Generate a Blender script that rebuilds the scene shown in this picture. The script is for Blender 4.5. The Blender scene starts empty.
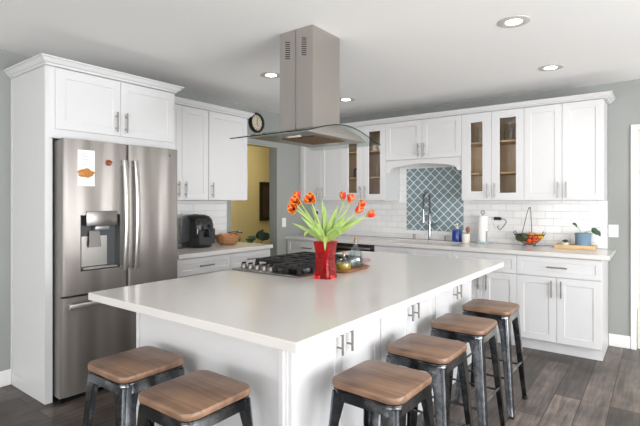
import bpy, bmesh, math, random
from mathutils import Vector, Matrix
R = random.Random(7)
PI = math.pi
S = bpy.context.scene
C = S.collection

# ------------------------------------------------------------------ camera
cam_d = bpy.data.cameras.new('camera'); cam = bpy.data.objects.new('camera', cam_d); C.objects.link(cam)
cam.location = (3.8928, -5.1062, 1.37); cam.rotation_euler = (PI/2, 0, 0.6404)
cam_d.sensor_width = 36; cam_d.lens = 454.456/640*36; cam_d.shift_y = -(213-201.09)/640
cam_d.clip_start = 0.05
S.camera = cam
# ------------------------------------------------------------------ view / world
S.view_settings.view_transform = 'Standard'; S.view_settings.look = 'None'
S.view_settings.gamma = 1; S.view_settings.use_curve_mapping = False
S.view_settings.exposure = 0.60
w = bpy.data.worlds.new('world'); S.world = w; w.use_nodes = True
bg = w.node_tree.nodes['Background']; bg.inputs[0].default_value = (0.93, 0.96, 1.0, 1); bg.inputs[1].default_value = 2.2
# ------------------------------------------------------------------ daylight at the windows
def area(name, loc, rot, sx, sy, power, col=(1, 1, 1)):
    l = bpy.data.lights.new(name, 'AREA'); l.shape = 'RECTANGLE'; l.size = sx; l.size_y = sy
    l.energy = power; l.color = col
    o = bpy.data.objects.new(name, l); C.objects.link(o); o.location = loc; o.rotation_euler = rot
    o['kind'] = 'helper'
    return o
area('window_daylight', (7.0, -3.4, 1.15), (0, PI/2+.45, 0), 1.9, 3.4, 128, (0.96, 0.98, 1.0))
area('window_daylight', (7.0, -7.0, 1.4), (0, PI/2+.22, 0), 1.5, 1.6, 38, (0.96, 0.98, 1.0))
area('patio_door_daylight', (3.2, -8.8, .85), (PI/2+.03, 0, 0), 4.4, 1.5, 56, (1.0, 0.985, 0.97))

# ------------------------------------------------------------------ materials
def srgb(h):
    h = h.lstrip('#'); v = [int(h[i:i+2], 16)/255 for i in (0, 2, 4)]
    return tuple(x/12.92 if x <= .04045 else ((x+.055)/1.055)**2.4 for x in v)+(1,)
def nm(name):
    m = bpy.data.materials.new(name); m.use_nodes = True
    nt = m.node_tree; return m, nt, nt.nodes['Principled BSDF'], nt.nodes, nt.links
def mat(name, col, rough=.5, metal=0.0, var=0.0, scale=6, bump=0.0, stretch=(1, 1, 1), spec=None, coat=0, sss=0):
    m, nt, b, N, L = nm(name)
    c = srgb(col) if isinstance(col, str) else col
    b.inputs['Base Color'].default_value = c; b.inputs['Roughness'].default_value = rough; b.inputs['Metallic'].default_value = metal
    if spec is not None: b.inputs['Specular IOR Level'].default_value = spec
    if coat: b.inputs['Coat Weight'].default_value = coat; b.inputs['Coat Roughness'].default_value = .05
    tc = N.new('ShaderNodeTexCoord'); mp = N.new('ShaderNodeMapping'); mp.inputs['Scale'].default_value = stretch
    L.new(tc.outputs['Object'], mp.inputs[0])
    n = N.new('ShaderNodeTexNoise'); n.inputs['Scale'].default_value = scale; n.inputs['Detail'].default_value = 5
    L.new(mp.outputs[0], n.inputs['Vector'])
    v = max(var, .02)
    mx = N.new('ShaderNodeMix'); mx.data_type = 'RGBA'
    mx.inputs[6].default_value = tuple(x*(1-v) for x in c[:3])+(1,); mx.inputs[7].default_value = tuple(min(1, x*(1+v)) for x in c[:3])+(1,)
    L.new(n.outputs['Fac'], mx.inputs[0]); L.new(mx.outputs[2], b.inputs['Base Color'])
    if bump:
        bp = N.new('ShaderNodeBump'); bp.inputs['Strength'].default_value = bump; bp.inputs['Distance'].default_value = .004
        L.new(n.outputs['Fac'], bp.inputs['Height']); L.new(bp.outputs[0], b.inputs['Normal'])
    return m
def glass(name, col=(1, 1, 1, 1), rough=0.0, ior=1.45):
    m, nt, b, N, L = nm(name)
    b.inputs['Base Color'].default_value = col; b.inputs['Roughness'].default_value = rough
    b.inputs['Transmission Weight'].default_value = 1; b.inputs['IOR'].default_value = ior
    return m
def pane(name, tint=(1, 1, 1, 1), refl=.035, hi=.6):
    m, nt, b, N, L = nm(name); N.remove(b)
    t = N.new('ShaderNodeBsdfTransparent'); t.inputs[0].default_value = tint
    g = N.new('ShaderNodeBsdfGlossy'); g.inputs['Roughness'].default_value = .02
    lw = N.new('ShaderNodeLayerWeight'); lw.inputs[0].default_value = .5
    pw = N.new('ShaderNodeMath'); pw.operation = 'POWER'; pw.inputs[1].default_value = 4; L.new(lw.outputs['Facing'], pw.inputs[0])
    f = N.new('ShaderNodeMapRange'); f.inputs['To Min'].default_value = refl; f.inputs['To Max'].default_value = hi; L.new(pw.outputs[0], f.inputs['Value'])
    mx = N.new('ShaderNodeMixShader'); L.new(f.outputs[0], mx.inputs[0]); L.new(t.outputs[0], mx.inputs[1]); L.new(g.outputs[0], mx.inputs[2])
    L.new(mx.outputs[0], N['Material Output'].inputs[0]); return m
def emis(name, col, s):
    m, nt, b, N, L = nm(name)
    b.inputs['Base Color'].default_value = (.8, .8, .8, 1); b.inputs['Emission Color'].default_value = srgb(col); b.inputs['Emission Strength'].default_value = s
    return m

def floor_mat():
    m, nt, b, N, L = nm('dark_plank_floor')
    tc = N.new('ShaderNodeTexCoord'); mp = N.new('ShaderNodeMapping'); mp.inputs['Rotation'].default_value = (0, 0, PI/2)
    mp.inputs['Location'].default_value = (.35, .02, 0)
    L.new(tc.outputs['Object'], mp.inputs[0])
    br = N.new('ShaderNodeTexBrick'); br.offset = .37; br.inputs['Scale'].default_value = 1
    br.inputs['Brick Width'].default_value = 1.15; br.inputs['Row Height'].default_value = .166
    br.inputs['Mortar Size'].default_value = .003; br.inputs['Mortar Smooth'].default_value = .3; br.inputs['Bias'].default_value = 0
    br.inputs['Color1'].default_value = (0, 0, 0, 1); br.inputs['Color2'].default_value = (1, 1, 1, 1); br.inputs['Mortar'].default_value = (.5, .5, .5, 1)
    L.new(mp.outputs[0], br.inputs['Vector'])
    cr = N.new('ShaderNodeValToRGB'); cr.color_ramp.elements[0].color = srgb('#423933'); cr.color_ramp.elements[1].color = srgb('#776c64')
    e = cr.color_ramp.elements.new(.5); e.color = srgb('#534b48')
    L.new(br.outputs['Color'], cr.inputs[0])
    mp2 = N.new('ShaderNodeMapping'); mp2.inputs['Scale'].default_value = (22, 1.6, 1); L.new(tc.outputs['Object'], mp2.inputs[0])
    n = N.new('ShaderNodeTexNoise'); n.inputs['Scale'].default_value = 1.6; n.inputs['Detail'].default_value = 8; n.inputs['Roughness'].default_value = .65; n.inputs['Distortion'].default_value = .8
    L.new(mp2.outputs[0], n.inputs['Vector'])
    r2 = N.new('ShaderNodeValToRGB'); r2.color_ramp.elements[0].position = .3; r2.color_ramp.elements[1].position = .72
    r2.color_ramp.elements[0].color = (.36, .36, .37, 1); r2.color_ramp.elements[1].color = (1.5, 1.48, 1.45, 1)
    L.new(n.outputs['Fac'], r2.inputs[0])
    n3 = N.new('ShaderNodeTexNoise'); n3.inputs['Scale'].default_value = 5; n3.inputs['Detail'].default_value = 4; L.new(tc.outputs['Object'], n3.inputs['Vector'])
    r3 = N.new('ShaderNodeValToRGB'); r3.color_ramp.elements[0].color = (.65, .65, .67, 1); r3.color_ramp.elements[1].color = (1.4, 1.38, 1.35, 1)
    r3.color_ramp.elements[0].position = .35; r3.color_ramp.elements[1].position = .65
    L.new(n3.outputs['Fac'], r3.inputs[0])
    mu = N.new('ShaderNodeMix'); mu.data_type = 'RGBA'; mu.blend_type = 'MULTIPLY'; mu.inputs[0].default_value = 1
    L.new(cr.outputs[0], mu.inputs[6]); L.new(r2.outputs[0], mu.inputs[7])
    m3 = N.new('ShaderNodeMix'); m3.data_type = 'RGBA'; m3.blend_type = 'MULTIPLY'; m3.inputs[0].default_value = .8
    L.new(mu.outputs[2], m3.inputs[6]); L.new(r3.outputs[0], m3.inputs[7])
    mo = N.new('ShaderNodeMix'); mo.data_type = 'RGBA'; mo.inputs[7].default_value = srgb('#141211')
    L.new(br.outputs['Fac'], mo.inputs[0]); L.new(m3.outputs[2], mo.inputs[6]); L.new(mo.outputs[2], b.inputs['Base Color'])
    b.inputs['Roughness'].default_value = .38
    bp = N.new('ShaderNodeBump'); bp.inputs['Strength'].default_value = .25; bp.inputs['Distance'].default_value = .003
    L.new(n.outputs['Fac'], bp.inputs['Height']); L.new(bp.outputs[0], b.inputs['Normal'])
    return m
def subway_mat(name, axis='x', bw=.152, rh=.0745):
    m, nt, b, N, L = nm(name)
    tc = N.new('ShaderNodeTexCoord'); sp = N.new('ShaderNodeSeparateXYZ'); cb = N.new('ShaderNodeCombineXYZ')
    L.new(tc.outputs['Object'], sp.inputs[0]); L.new(sp.outputs['X' if axis == 'x' else 'Y'], cb.inputs[0]); L.new(sp.outputs['Z'], cb.inputs[1])
    br = N.new('ShaderNodeTexBrick'); br.inputs['Scale'].default_value = 1; br.inputs['Brick Width'].default_value = bw; br.inputs['Row Height'].default_value = rh
    br.inputs['Mortar Size'].default_value = .0025; br.inputs['Mortar Smooth'].default_value = .6
    br.inputs['Color1'].default_value = srgb('#f3f2f0'); br.inputs['Color2'].default_value = srgb('#ebeae9'); br.inputs['Mortar'].default_value = srgb('#dedcda')
    L.new(cb.outputs[0], br.inputs['Vector']); L.new(br.outputs['Color'], b.inputs['Base Color'])
    bp = N.new('ShaderNodeBump'); bp.invert = True; bp.inputs['Strength'].default_value = .8; bp.inputs['Distance'].default_value = .004
    L.new(br.outputs['Fac'], bp.inputs['Height']); L.new(bp.outputs[0], b.inputs['Normal'])
    b.inputs['Roughness'].default_value = .15
    return m
def diamond_mat():
    m, nt, b, N, L = nm('blue_grey_diamond_tile')
    tc = N.new('ShaderNodeTexCoord'); sp = N.new('ShaderNodeSeparateXYZ'); L.new(tc.outputs['Object'], sp.inputs[0])
    def M(op, a, c=None):
        n = N.new('ShaderNodeMath'); n.operation = op
        for i, v in enumerate((a, c)):
            if v is None: continue
            if isinstance(v, (int, float)): n.inputs[i].default_value = v
            else: L.new(v, n.inputs[i])
        return n.outputs[0]
    u = M('DIVIDE', sp.outputs['X'], .108); v = M('DIVIDE', sp.outputs['Z'], .106)
    def dist(x):
        fr = M('FRACT', x); return M('SUBTRACT', .5, M('ABSOLUTE', M('SUBTRACT', fr, .5)))
    wob = M('MULTIPLY', M('SINE', M('MULTIPLY', M('SUBTRACT', u, v), 2*PI)), .012)
    wob2 = M('MULTIPLY', M('SINE', M('MULTIPLY', M('ADD', u, v), 2*PI)), .012)
    d = M('MINIMUM', dist(M('ADD', M('ADD', u, v), wob)), dist(M('ADD', M('SUBTRACT', u, v), wob2)))
    g = N.new('ShaderNodeMapRange'); g.inputs['From Min'].default_value = .04; g.inputs['From Max'].default_value = .065; L.new(d, g.inputs['Value'])
    n = N.new('ShaderNodeTexNoise'); n.inputs['Scale'].default_value = 14; L.new(tc.outputs['Object'], n.inputs['Vector'])
    tile = N.new('ShaderNodeMix'); tile.data_type = 'RGBA'; tile.inputs[6].default_value = srgb('#6f868e'); tile.inputs[7].default_value = srgb('#8ba0a6'); L.new(n.outputs['Fac'], tile.inputs[0])
    mx = N.new('ShaderNodeMix'); mx.data_type = 'RGBA'; mx.inputs[6].default_value = srgb('#f0f0ee'); L.new(tile.outputs[2], mx.inputs[7]); L.new(g.outputs[0], mx.inputs[0])
    L.new(mx.outputs[2], b.inputs['Base Color']); b.inputs['Roughness'].default_value = .15
    bp = N.new('ShaderNodeBump'); bp.inputs['Strength'].default_value = .4; bp.inputs['Distance'].default_value = .002
    L.new(g.outputs[0], bp.inputs['Height']); L.new(bp.outputs[0], b.inputs['Normal'])
    return m
def steel_mat(name, col, rough, streak=.0, axis=2, aniso=0):
    m, nt, b, N, L = nm(name)
    b.inputs['Base Color'].default_value = srgb(col); b.inputs['Metallic'].default_value = .62 if aniso else 1; b.inputs['Roughness'].default_value = rough
    tc = N.new('ShaderNodeTexCoord'); mp = N.new('ShaderNodeMapping')
    sc = [1, 1, 1]; sc[axis] = .06; mp.inputs['Scale'].default_value = sc; L.new(tc.outputs['Object'], mp.inputs[0])
    n = N.new('ShaderNodeTexNoise'); n.inputs['Scale'].default_value = 6; n.inputs['Detail'].default_value = 1; L.new(mp.outputs[0], n.inputs['Vector'])
    if streak:
        bp = N.new('ShaderNodeBump'); bp.inputs['Strength'].default_value = streak; bp.inputs['Distance'].default_value = .05
        L.new(n.outputs['Fac'], bp.inputs['Height']); L.new(bp.outputs[0], b.inputs['Normal'])
    if aniso:
        b.inputs['Anisotropic'].default_value = aniso; tg = N.new('ShaderNodeTangent'); tg.direction_type = 'RADIAL'; tg.axis = 'Z'; L.new(tg.outputs[0], b.inputs['Tangent'])
    f = N.new('ShaderNodeTexNoise'); f.inputs['Scale'].default_value = 220; L.new(mp.outputs[0], f.inputs['Vector'])
    mr = N.new('ShaderNodeMapRange'); mr.inputs['To Min'].default_value = rough*.8; mr.inputs['To Max'].default_value = rough*1.25
    L.new(f.outputs['Fac'], mr.inputs['Value']); L.new(mr.outputs[0], b.inputs['Roughness'])
    return m
def wood_mat(name, c1, c2, axis=0, rough=.4, scale=3, sharp=14):
    m, nt, b, N, L = nm(name)
    tc = N.new('ShaderNodeTexCoord'); mp = N.new('ShaderNodeMapping'); sc = [sharp]*3; sc[axis] = 1
    mp.inputs['Scale'].default_value = sc; L.new(tc.outputs['Object'], mp.inputs[0])
    n = N.new('ShaderNodeTexNoise'); n.inputs['Scale'].default_value = scale; n.inputs['Detail'].default_value = 7; n.inputs['Distortion'].default_value = .6; L.new(mp.outputs[0], n.inputs['Vector'])
    n2 = N.new('ShaderNodeTexNoise'); n2.inputs['Scale'].default_value = 6; L.new(tc.outputs['Object'], n2.inputs['Vector'])
    ad = N.new('ShaderNodeMath'); ad.operation = 'ADD'; L.new(n.outputs['Fac'], ad.inputs[0]); L.new(n2.outputs['Fac'], ad.inputs[1])
    cr = N.new('ShaderNodeValToRGB'); cr.color_ramp.elements[0].position = .35; cr.color_ramp.elements[1].position = .68
    hf = N.new('ShaderNodeMath'); hf.operation = 'MULTIPLY'; hf.inputs[1].default_value = .5; L.new(ad.outputs[0], hf.inputs[0])
    cr.color_ramp.elements[0].color = srgb(c1); cr.color_ramp.elements[1].color = srgb(c2)
    L.new(hf.outputs[0], cr.inputs[0]); L.new(cr.outputs[0], b.inputs['Base Color'])
    b.inputs['Roughness'].default_value = rough
    bp = N.new('ShaderNodeBump'); bp.inputs['Strength'].default_value = .12; bp.inputs['Distance'].default_value = .002
    L.new(n.outputs['Fac'], bp.inputs['Height']); L.new(bp.outputs[0], b.inputs['Normal'])
    return m
def gunmetal_mat():
    m, nt, b, N, L = nm('worn_gunmetal')
    tc = N.new('ShaderNodeTexCoord')
    n = N.new('ShaderNodeTexNoise'); n.inputs['Scale'].default_value = 9; n.inputs['Detail'].default_value = 9; n.inputs['Roughness'].default_value = .7; L.new(tc.outputs['Object'], n.inputs['Vector'])
    cr = N.new('ShaderNodeValToRGB'); cr.color_ramp.elements[0].position = .46; cr.color_ramp.elements[1].position = .78
    cr.color_ramp.elements[0].color = srgb('#585c61'); cr.color_ramp.elements[1].color = srgb('#b9bcbe')
    L.new(n.outputs['Fac'], cr.inputs[0]); L.new(cr.outputs[0], b.inputs['Base Color'])
    b.inputs['Metallic'].default_value = 1; b.inputs['Roughness'].default_value = .2
    return m
def petal_mat(name, inner, edge, heart):
    m, nt, b, N, L = nm(name)
    uv = N.new('ShaderNodeTexCoord'); sp = N.new('ShaderNodeSeparateXYZ'); L.new(uv.outputs['UV'], sp.inputs[0])
    a = N.new('ShaderNodeMath'); a.operation = 'SUBTRACT'; a.inputs[1].default_value = .5; L.new(sp.outputs[0], a.inputs[0])
    ab = N.new('ShaderNodeMath'); ab.operation = 'ABSOLUTE'; L.new(a.outputs[0], ab.inputs[0])
    n = N.new('ShaderNodeTexNoise'); n.inputs['Scale'].default_value = 9; L.new(uv.outputs['UV'], n.inputs['Vector'])
    ad = N.new('ShaderNodeMath'); ad.operation = 'MULTIPLY_ADD'; ad.inputs[1].default_value = .5; L.new(n.outputs['Fac'], ad.inputs[0]); L.new(ab.outputs[0], ad.inputs[2])
    cr = N.new('ShaderNodeValToRGB'); cr.color_ramp.elements[0].position = .46; cr.color_ramp.elements[1].position = .72
    cr.color_ramp.elements[0].color = srgb(inner); cr.color_ramp.elements[1].color = srgb(edge); L.new(ad.outputs[0], cr.inputs[0])
    hr = N.new('ShaderNodeMapRange'); hr.inputs['From Min'].default_value = .12; hr.inputs['From Max'].default_value = .3; L.new(sp.outputs[1], hr.inputs['Value'])
    mx = N.new('ShaderNodeMix'); mx.data_type = 'RGBA'; mx.inputs[6].default_value = srgb(heart); L.new(cr.outputs[0], mx.inputs[7]); L.new(hr.outputs[0], mx.inputs[0])
    L.new(mx.outputs[2], b.inputs['Base Color']); b.inputs['Roughness'].default_value = .45
    return m

def oil_mat():
    m, nt, b, N, L = nm('olive_oil')
    b.inputs['Base Color'].default_value = (.80, .50, .015, 1); b.inputs['Roughness'].default_value = .05; b.inputs['Transmission Weight'].default_value = .2; b.inputs['IOR'].default_value = 1.35
    return m
def red_mat():
    m, nt, b, N, L = nm('red_glass')
    b.inputs['Base Color'].default_value = (.85, .02, .03, 1); b.inputs['Roughness'].default_value = .03; b.inputs['Transmission Weight'].default_value = .9; b.inputs['IOR'].default_value = 1.4
    return m
M = dict(
    cab=mat('white_cabinet_paint', '#d9d8d8', .38, var=.01),
    cabin=mat('cabinet_shadow_gap', '#dcdad6', .6),
    ceil=mat('ceiling_paint', '#f8f7f5', .9, bump=.02, scale=80),
    wall=mat('grey_green_wall_paint', '#9c9e9a', .85, bump=.03, scale=120),
    white=mat('white_trim_paint', '#efeeec', .45),
    yellow=mat('yellow_hall_paint', '#d6cb9b', .85, bump=.03, scale=90),
    floor=floor_mat(),
    counter=mat('pale_quartz', '#d5d1cd', .19, var=.015, scale=30, spec=.5),
    subx=subway_mat('white_subway_tile', 'x'), suby=subway_mat('white_subway_tile_side', 'y', .3, .0745),
    diamond=diamond_mat(),
    fridge=steel_mat('brushed_fridge_steel', '#8e8883', .38, 1.0, aniso=.85),
    hoodst=steel_mat('brushed_hood_steel', '#bcb6b1', .33, .1),
    ringwhite=mat('downlight_trim', '#c9c4be', .4), cooksteel=mat('cooktop_steel', '#8c8986', .3, 1), sinksteel=mat('sink_steel', '#5f5e5d', .35, 1),
    fridgeside=mat('fridge_side_enamel', '#8e8b88', .4, .4),
    steel=mat('satin_nickel', '#928e8a', .32, 1, scale=60),
    chrome=mat('polished_chrome', '#9fa0a2', .15, 1),
    lightsteel=mat('bright_satin_steel', '#d6d4d0', .3, 1),
    dark=mat('black_enamel', '#141416', .25), iron=mat('cast_iron', '#1d1e20', .55, bump=.2, scale=200),
    blackp=mat('black_plastic', '#17181a', .3), gloss=mat('gloss_black_plastic', '#111214', .1, coat=.6),
    grey=mat('dark_grey_plastic', '#4b4d4f', .4), midgrey=mat('grey_plastic', '#9da0a1', .35, .6),
    brownf=steel_mat('baffle_filter_brown_reflection', '#8c7358', .4), tealglass=pane('canopy_glass', (.90, .945, .925, 1)),  # the filter's brown is a reflection, put into its metal colour
    pane=pane('cabinet_door_glass', (.985, .98, .975, 1)), edge=mat('glass_edge_dark', '#1c2625', .2),
    shelf=wood_mat('birch_shelf', '#b08f62', '#d0b083', 0, .5), interior=wood_mat('maple_interior', '#d6bd9d', '#e6d2b4', 2, .55),
    seat=wood_mat('walnut_seat', '#5a3f32', '#9b7a60', 0, .38), gun=gunmetal_mat(),
    redglass=red_mat(), glass=glass('clear_bottle_glass', (.96, .99, .97, 1)),
    bottle=pane('bottle_glass', (.88, .93, .93, 1), .08, .75), oil=oil_mat(), cork=mat('cork', '#b07a50', .8, var=.2, scale=60),
    tray=wood_mat('acacia_tray', '#6e3a28', '#b98254', 1, .45), bamboo=wood_mat('bamboo', '#d3aa72', '#e6c795', 0, .45),
    paper=mat('white_paper', '#f2f1ec', .9), ink=mat('grey_print', '#a9aab4', .9), towel=mat('paper_towel', '#f4f3f0', .95, bump=.3, scale=120),
    pastry=mat('baked_golden', '#b97a3a', .6, var=.6, scale=60, bump=.5), bun=mat('baked_brown', '#8c4322', .5, var=.3, scale=50, bump=.4),
    stem=mat('tulip_stem_green', '#a9c56a', .5, var=.15), leaf=mat('tulip_leaf_green', '#93ad5c', .5, var=.3, scale=14),
    darkleaf=mat('dark_leaf_green', '#34553a', .35, var=.3, scale=10), soil=mat('potting_soil', '#3a2a20', .95, var=.3, scale=60),
    petal=petal_mat('red_yellow_petal', '#cf2a26', '#f2b04a', '#e6a020'), petal2=petal_mat('orange_petal', '#cc3020', '#f6bb40', '#2c0808'),
    cobalt=mat('cobalt_glaze', '#123c9c', .12, coat=.5), cream=mat('cream_ceramic', '#e8e2d5', .3), teal=mat('pale_teal_ceramic', '#b9d5d8', .3),
    potblue=mat('blue_grey_glaze', '#7590a6', .3), clay=mat('terracotta', '#a4633f', .8, var=.2),
    wicker=mat('woven_wicker', '#b08055', .7, var=.5, scale=70, bump=.8), orange=mat('orange_peel', '#dd8244', .45, bump=.3, scale=200),
    tomato=mat('tomato_red', '#e0561f', .25), avocado=mat('avocado_green', '#4d5a34', .6, bump=.5, scale=90), lemon=mat('lemon_yellow', '#e3b13a', .45),
    face=mat('cream_clock_face', '#d8cbb5', .6), art=mat('dark_canvas', '#3a2c20', .6, var=.8, scale=5), hall_fill=emis('hall_fill_glow', '#fff1d8', 30),
    downlight=emis('downlight_glow', '#fff8ec', 8), hoodlamp=mat('frosted_lamp_cover', '#efe9df', .4), pink=mat('pink_cotton', '#b3979a', .9, bump=.4, scale=120),
    door=mat('cream_door_paint', '#e6dccb', .5), wire=mat('black_wire', '#1d1b1a', .45, .5), bronze=mat('bronze_utensil', '#a8623c', .4),
    outdoor=mat('pale_patio_concrete', '#b9b4ab', .9, var=.1),
)

# ------------------------------------------------------------------ mesh builder
class MB:
    def __init__(s): s.bm = bmesh.new(); s.uv = None
    def merge(s, b2):
        me = bpy.data.meshes.new('t'); b2.to_mesh(me); b2.free(); s.bm.from_mesh(me); bpy.data.meshes.remove(me); return s
    def box(s, x0, x1, y0, y1, z0, z1, bev=0.0, seg=2):
        b = bmesh.new(); bmesh.ops.create_cube(b, size=1)
        for v in b.verts: v.co = Vector(((x0+x1)/2+v.co.x*abs(x1-x0), (y0+y1)/2+v.co.y*abs(y1-y0), (z0+z1)/2+v.co.z*abs(z1-z0)))
        if bev: bmesh.ops.bevel(b, geom=list(b.edges), offset=bev, segments=seg, affect='EDGES', profile=.5)
        return s.merge(b)
    def poly(s, pts, faces):
        vs = [s.bm.verts.new(p) for p in pts]
        for f in faces:
            try: s.bm.faces.new([vs[i] for i in f])
            except ValueError: pass
        return vs
    def loft(s, rings, closed=True, cap=True):
        vr = [[s.bm.verts.new(p) for p in r] for r in rings]; n = len(rings[0])
        for a, b in zip(vr, vr[1:]):
            for i in range(n if closed else n-1):
                j = (i+1) % n
                try: s.bm.faces.new((a[i], a[j], b[j], b[i]))
                except ValueError: pass
        if cap and closed:
            for r in (vr[0], vr[-1]):
                try: s.bm.faces.new(r)
                except ValueError: pass
        return s
    def prism(s, poly, z0, z1): return s.loft([[(x, y, z0) for x, y in poly], [(x, y, z1) for x, y in poly]])
    def lathe(s, prof, c=(0, 0, 0), n=24, cap=True):
        return s.loft([[(c[0]+r*math.cos(2*PI*i/n), c[1]+r*math.sin(2*PI*i/n), c[2]+z) for i in range(n)] for r, z in prof], cap=cap)
    def tube(s, pts, r, n=8, radii=None):
        pts = [Vector(p) for p in pts]; rings = []; up = None
        for i, p in enumerate(pts):
            d = (pts[min(i+1, len(pts)-1)]-pts[max(i-1, 0)])
            d = d.normalized() if d.length > 1e-9 else Vector((0, 0, 1))
            if up is None: up = Vector((0, 0, 1)) if abs(d.z) < .9 else Vector((1, 0, 0))
            a = d.cross(up)
            if a.length < 1e-6: a = d.orthogonal()
            a.normalize(); b = a.cross(d).normalized(); up = b
            rr = radii[i] if radii else r
            rings.append([tuple(p+a*rr*math.cos(2*PI*k/n)+b*rr*math.sin(2*PI*k/n)) for k in range(n)])
        return s.loft(rings)
    def ball(s, c, r, sc=(1, 1, 1), n=16, m=10):
        prof = [(max(1e-4, r*math.sin(PI*i/m)), -r*math.cos(PI*i/m)) for i in range(m+1)]
        return s.loft([[(c[0]+a*sc[0]*math.cos(2*PI*i/n), c[1]+a*sc[1]*math.sin(2*PI*i/n), c[2]+z*sc[2]) for i in range(n)] for a, z in prof])
    def sweep(s, path, miters, prof):
        rings = []
        for (x, y), (mx, my) in zip(path, miters): rings.append([(x+mx*n, y+my*n, z) for n, z in prof])
        return s.loft(rings)

ORG = {}
def build(name, mb, m, parent=None, smooth=False, mod=None, origin=None):
    bm = mb.bm; bmesh.ops.remove_doubles(bm, verts=bm.verts, dist=1e-6); bmesh.ops.recalc_face_normals(bm, faces=bm.faces)
    xs = [v.co.x for v in bm.verts]; ys = [v.co.y for v in bm.verts]; zs = [v.co.z for v in bm.verts]
    o0 = Vector(origin) if origin is not None else Vector(((min(xs)+max(xs))/2, (min(ys)+max(ys))/2, min(zs)))
    if origin is None and m in (M['floor'], M['subx'], M['suby'], M['diamond']): o0 = Vector((0, 0, 0))
    for v in bm.verts: v.co -= o0
    me = bpy.data.meshes.new(name); bm.to_mesh(me); bm.free(); me.materials.append(m)
    if smooth:
        for p in me.polygons: p.use_smooth = True
        try: me.set_sharp_from_angle(angle=math.radians(38))
        except Exception: pass
    o = bpy.data.objects.new(name, me); C.objects.link(o)
    if parent is not None: o.parent = parent; o.location = o0-ORG[parent]
    else: o.location = o0
    ORG[o] = o0
    return o
def thing(name, label, cat, loc, group=None):
    o = bpy.data.objects.new(name, None); C.objects.link(o); o.location = loc; ORG[o] = Vector(loc); o.empty_display_size = .05
    o['label'] = label; o['category'] = cat
    if group: o['group'] = group
    return o
def tag(o, label, cat, group=None):
    o['label'] = label; o['category'] = cat
    if group: o['group'] = group
    return o
def struct(name, mb, m, parent=None, **k):
    o = build(name, mb, m, parent, **k); o['kind'] = 'structure'; return o
def copy_tree(o, loc=None, rz=None, label=None, parent=None):
    c = o.copy(); C.objects.link(c)
    if parent is not None: c.parent = parent
    if loc is not None: c.location = loc
    if rz is not None: c.rotation_euler.z = rz
    if label: c['label'] = label
    for ch in list(o.children): copy_tree(ch, parent=c)
    return c

# frames: (origin plane, u dir, outward n dir)
class F:
    def __init__(s, kind, plane): s.k = kind; s.p = plane
    def pt(s, u, n, z):
        if s.k == '-y': return (u, s.p-n, z)
        if s.k == '+x': return (s.p+n, u, z)
    def box(s, mb, u0, u1, n0, n1, z0, z1, bev=0):
        a = s.pt(u0, n0, z0); b = s.pt(u1, n1, z1)
        return mb.box(min(a[0], b[0]), max(a[0], b[0]), min(a[1], b[1]), max(a[1], b[1]), z0, z1, bev)
def shaker(fr, u0, u1, z0, z1, t=.02, rail=.062, rec=.0055, opening=False):
    """a shaker door or drawer front: frame with a stepped recess (or an open centre for glass)"""
    mb = MB(); g = .0015; u0 += g; u1 -= g; z0 += g; z1 -= g; b = .0015
    def ring(i, n): return [fr.pt(u0+i, n, z0+i), fr.pt(u1-i, n, z0+i), fr.pt(u1-i, n, z1-i), fr.pt(u0+i, n, z1-i)]
    if opening: rings = [ring(rail, 0), ring(0, 0), ring(0, t-b), ring(b, t), ring(rail-.003, t), ring(rail, t-.004), ring(rail, 0)]
    else: rings = [ring(0, 0), ring(0, t-b), ring(b, t), ring(rail-.002, t), ring(rail+.001, t-rec), ]
    mb.loft(rings, cap=not opening)
    return mb
def bar_pull(fr, u, z, vertical=True, ln=.15, n0=.02, r=.006):
    mb = MB(); n1 = n0+.03; h = ln/2; q = ln/2-.03
    if vertical:
        mb.tube([fr.pt(u, n1, z-h), fr.pt(u, n1, z+h)], r, 10)
        for d in (-q, q): mb.tube([fr.pt(u, n0-.0005, z+d), fr.pt(u, n1, z+d)], r*.8, 8)
    else:
        mb.tube([fr.pt(u-h, n1, z), fr.pt(u+h, n1, z)], r, 10)
        for d in (-q, q): mb.tube([fr.pt(u+d, n0-.0005, z), fr.pt(u+d, n1, z)], r*.8, 8)
    return mb
def add_door(root, fr, u0, u1, z0, z1, hu=None, hz=None, rail=.062, glassd=False, hl=.15):
    d = build('door', shaker(fr, u0, u1, z0, z1, rail=rail, opening=glassd), M['cab'], root)
    if glassd:
        mb = MB(); fr.box(mb, u0+rail-.004, u1-rail+.004, .006, .010, z0+rail-.004, z1-rail+.004); build('glass_pane', mb, M['pane'], d)
    if hu is not None: build('handle', bar_pull(fr, hu, hz, True, hl), M['steel'], d, smooth=True)
    return d
def add_drawer(root, fr, u0, u1, z0, z1, handle=True, name='drawer', rail=.045):
    d = build(name, shaker(fr, u0, u1, z0, z1, rail=rail), M['cab'], root)
    if handle: build('handle', bar_pull(fr, (u0+u1)/2, (z0+z1)/2, False, .16), M['steel'], d, smooth=True)
    return d

# ================================================================== STRUCTURE
CZ = 2.4916
struct('floor', MB().box(-2.6, 7.3, -9.2, 2.0, -.05, 0), M['floor'])
struct('ceiling', MB().box(-2.6, 7.3, -9.2, 2.0, CZ, CZ+.06), M['ceil'])
T = .13
mb = MB(); mb.box(-T, 0, -9.0, -1.573, 0, CZ); mb.box(-T, 0, -.798, 0, 0, CZ); mb.box(-T, 0, -1.573, -.798, 2.053, CZ); struct('wall_left', mb, M['wall'])
DX0, DX1 = 3.728, 4.53
mb = MB(); mb.box(-T, DX0, 0, T, 0, CZ); mb.box(DX1, 7.2, 0, T, 0, CZ); mb.box(DX0, DX1, 0, T, 2.045, CZ); struct('wall_back', mb, M['wall'])
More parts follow.
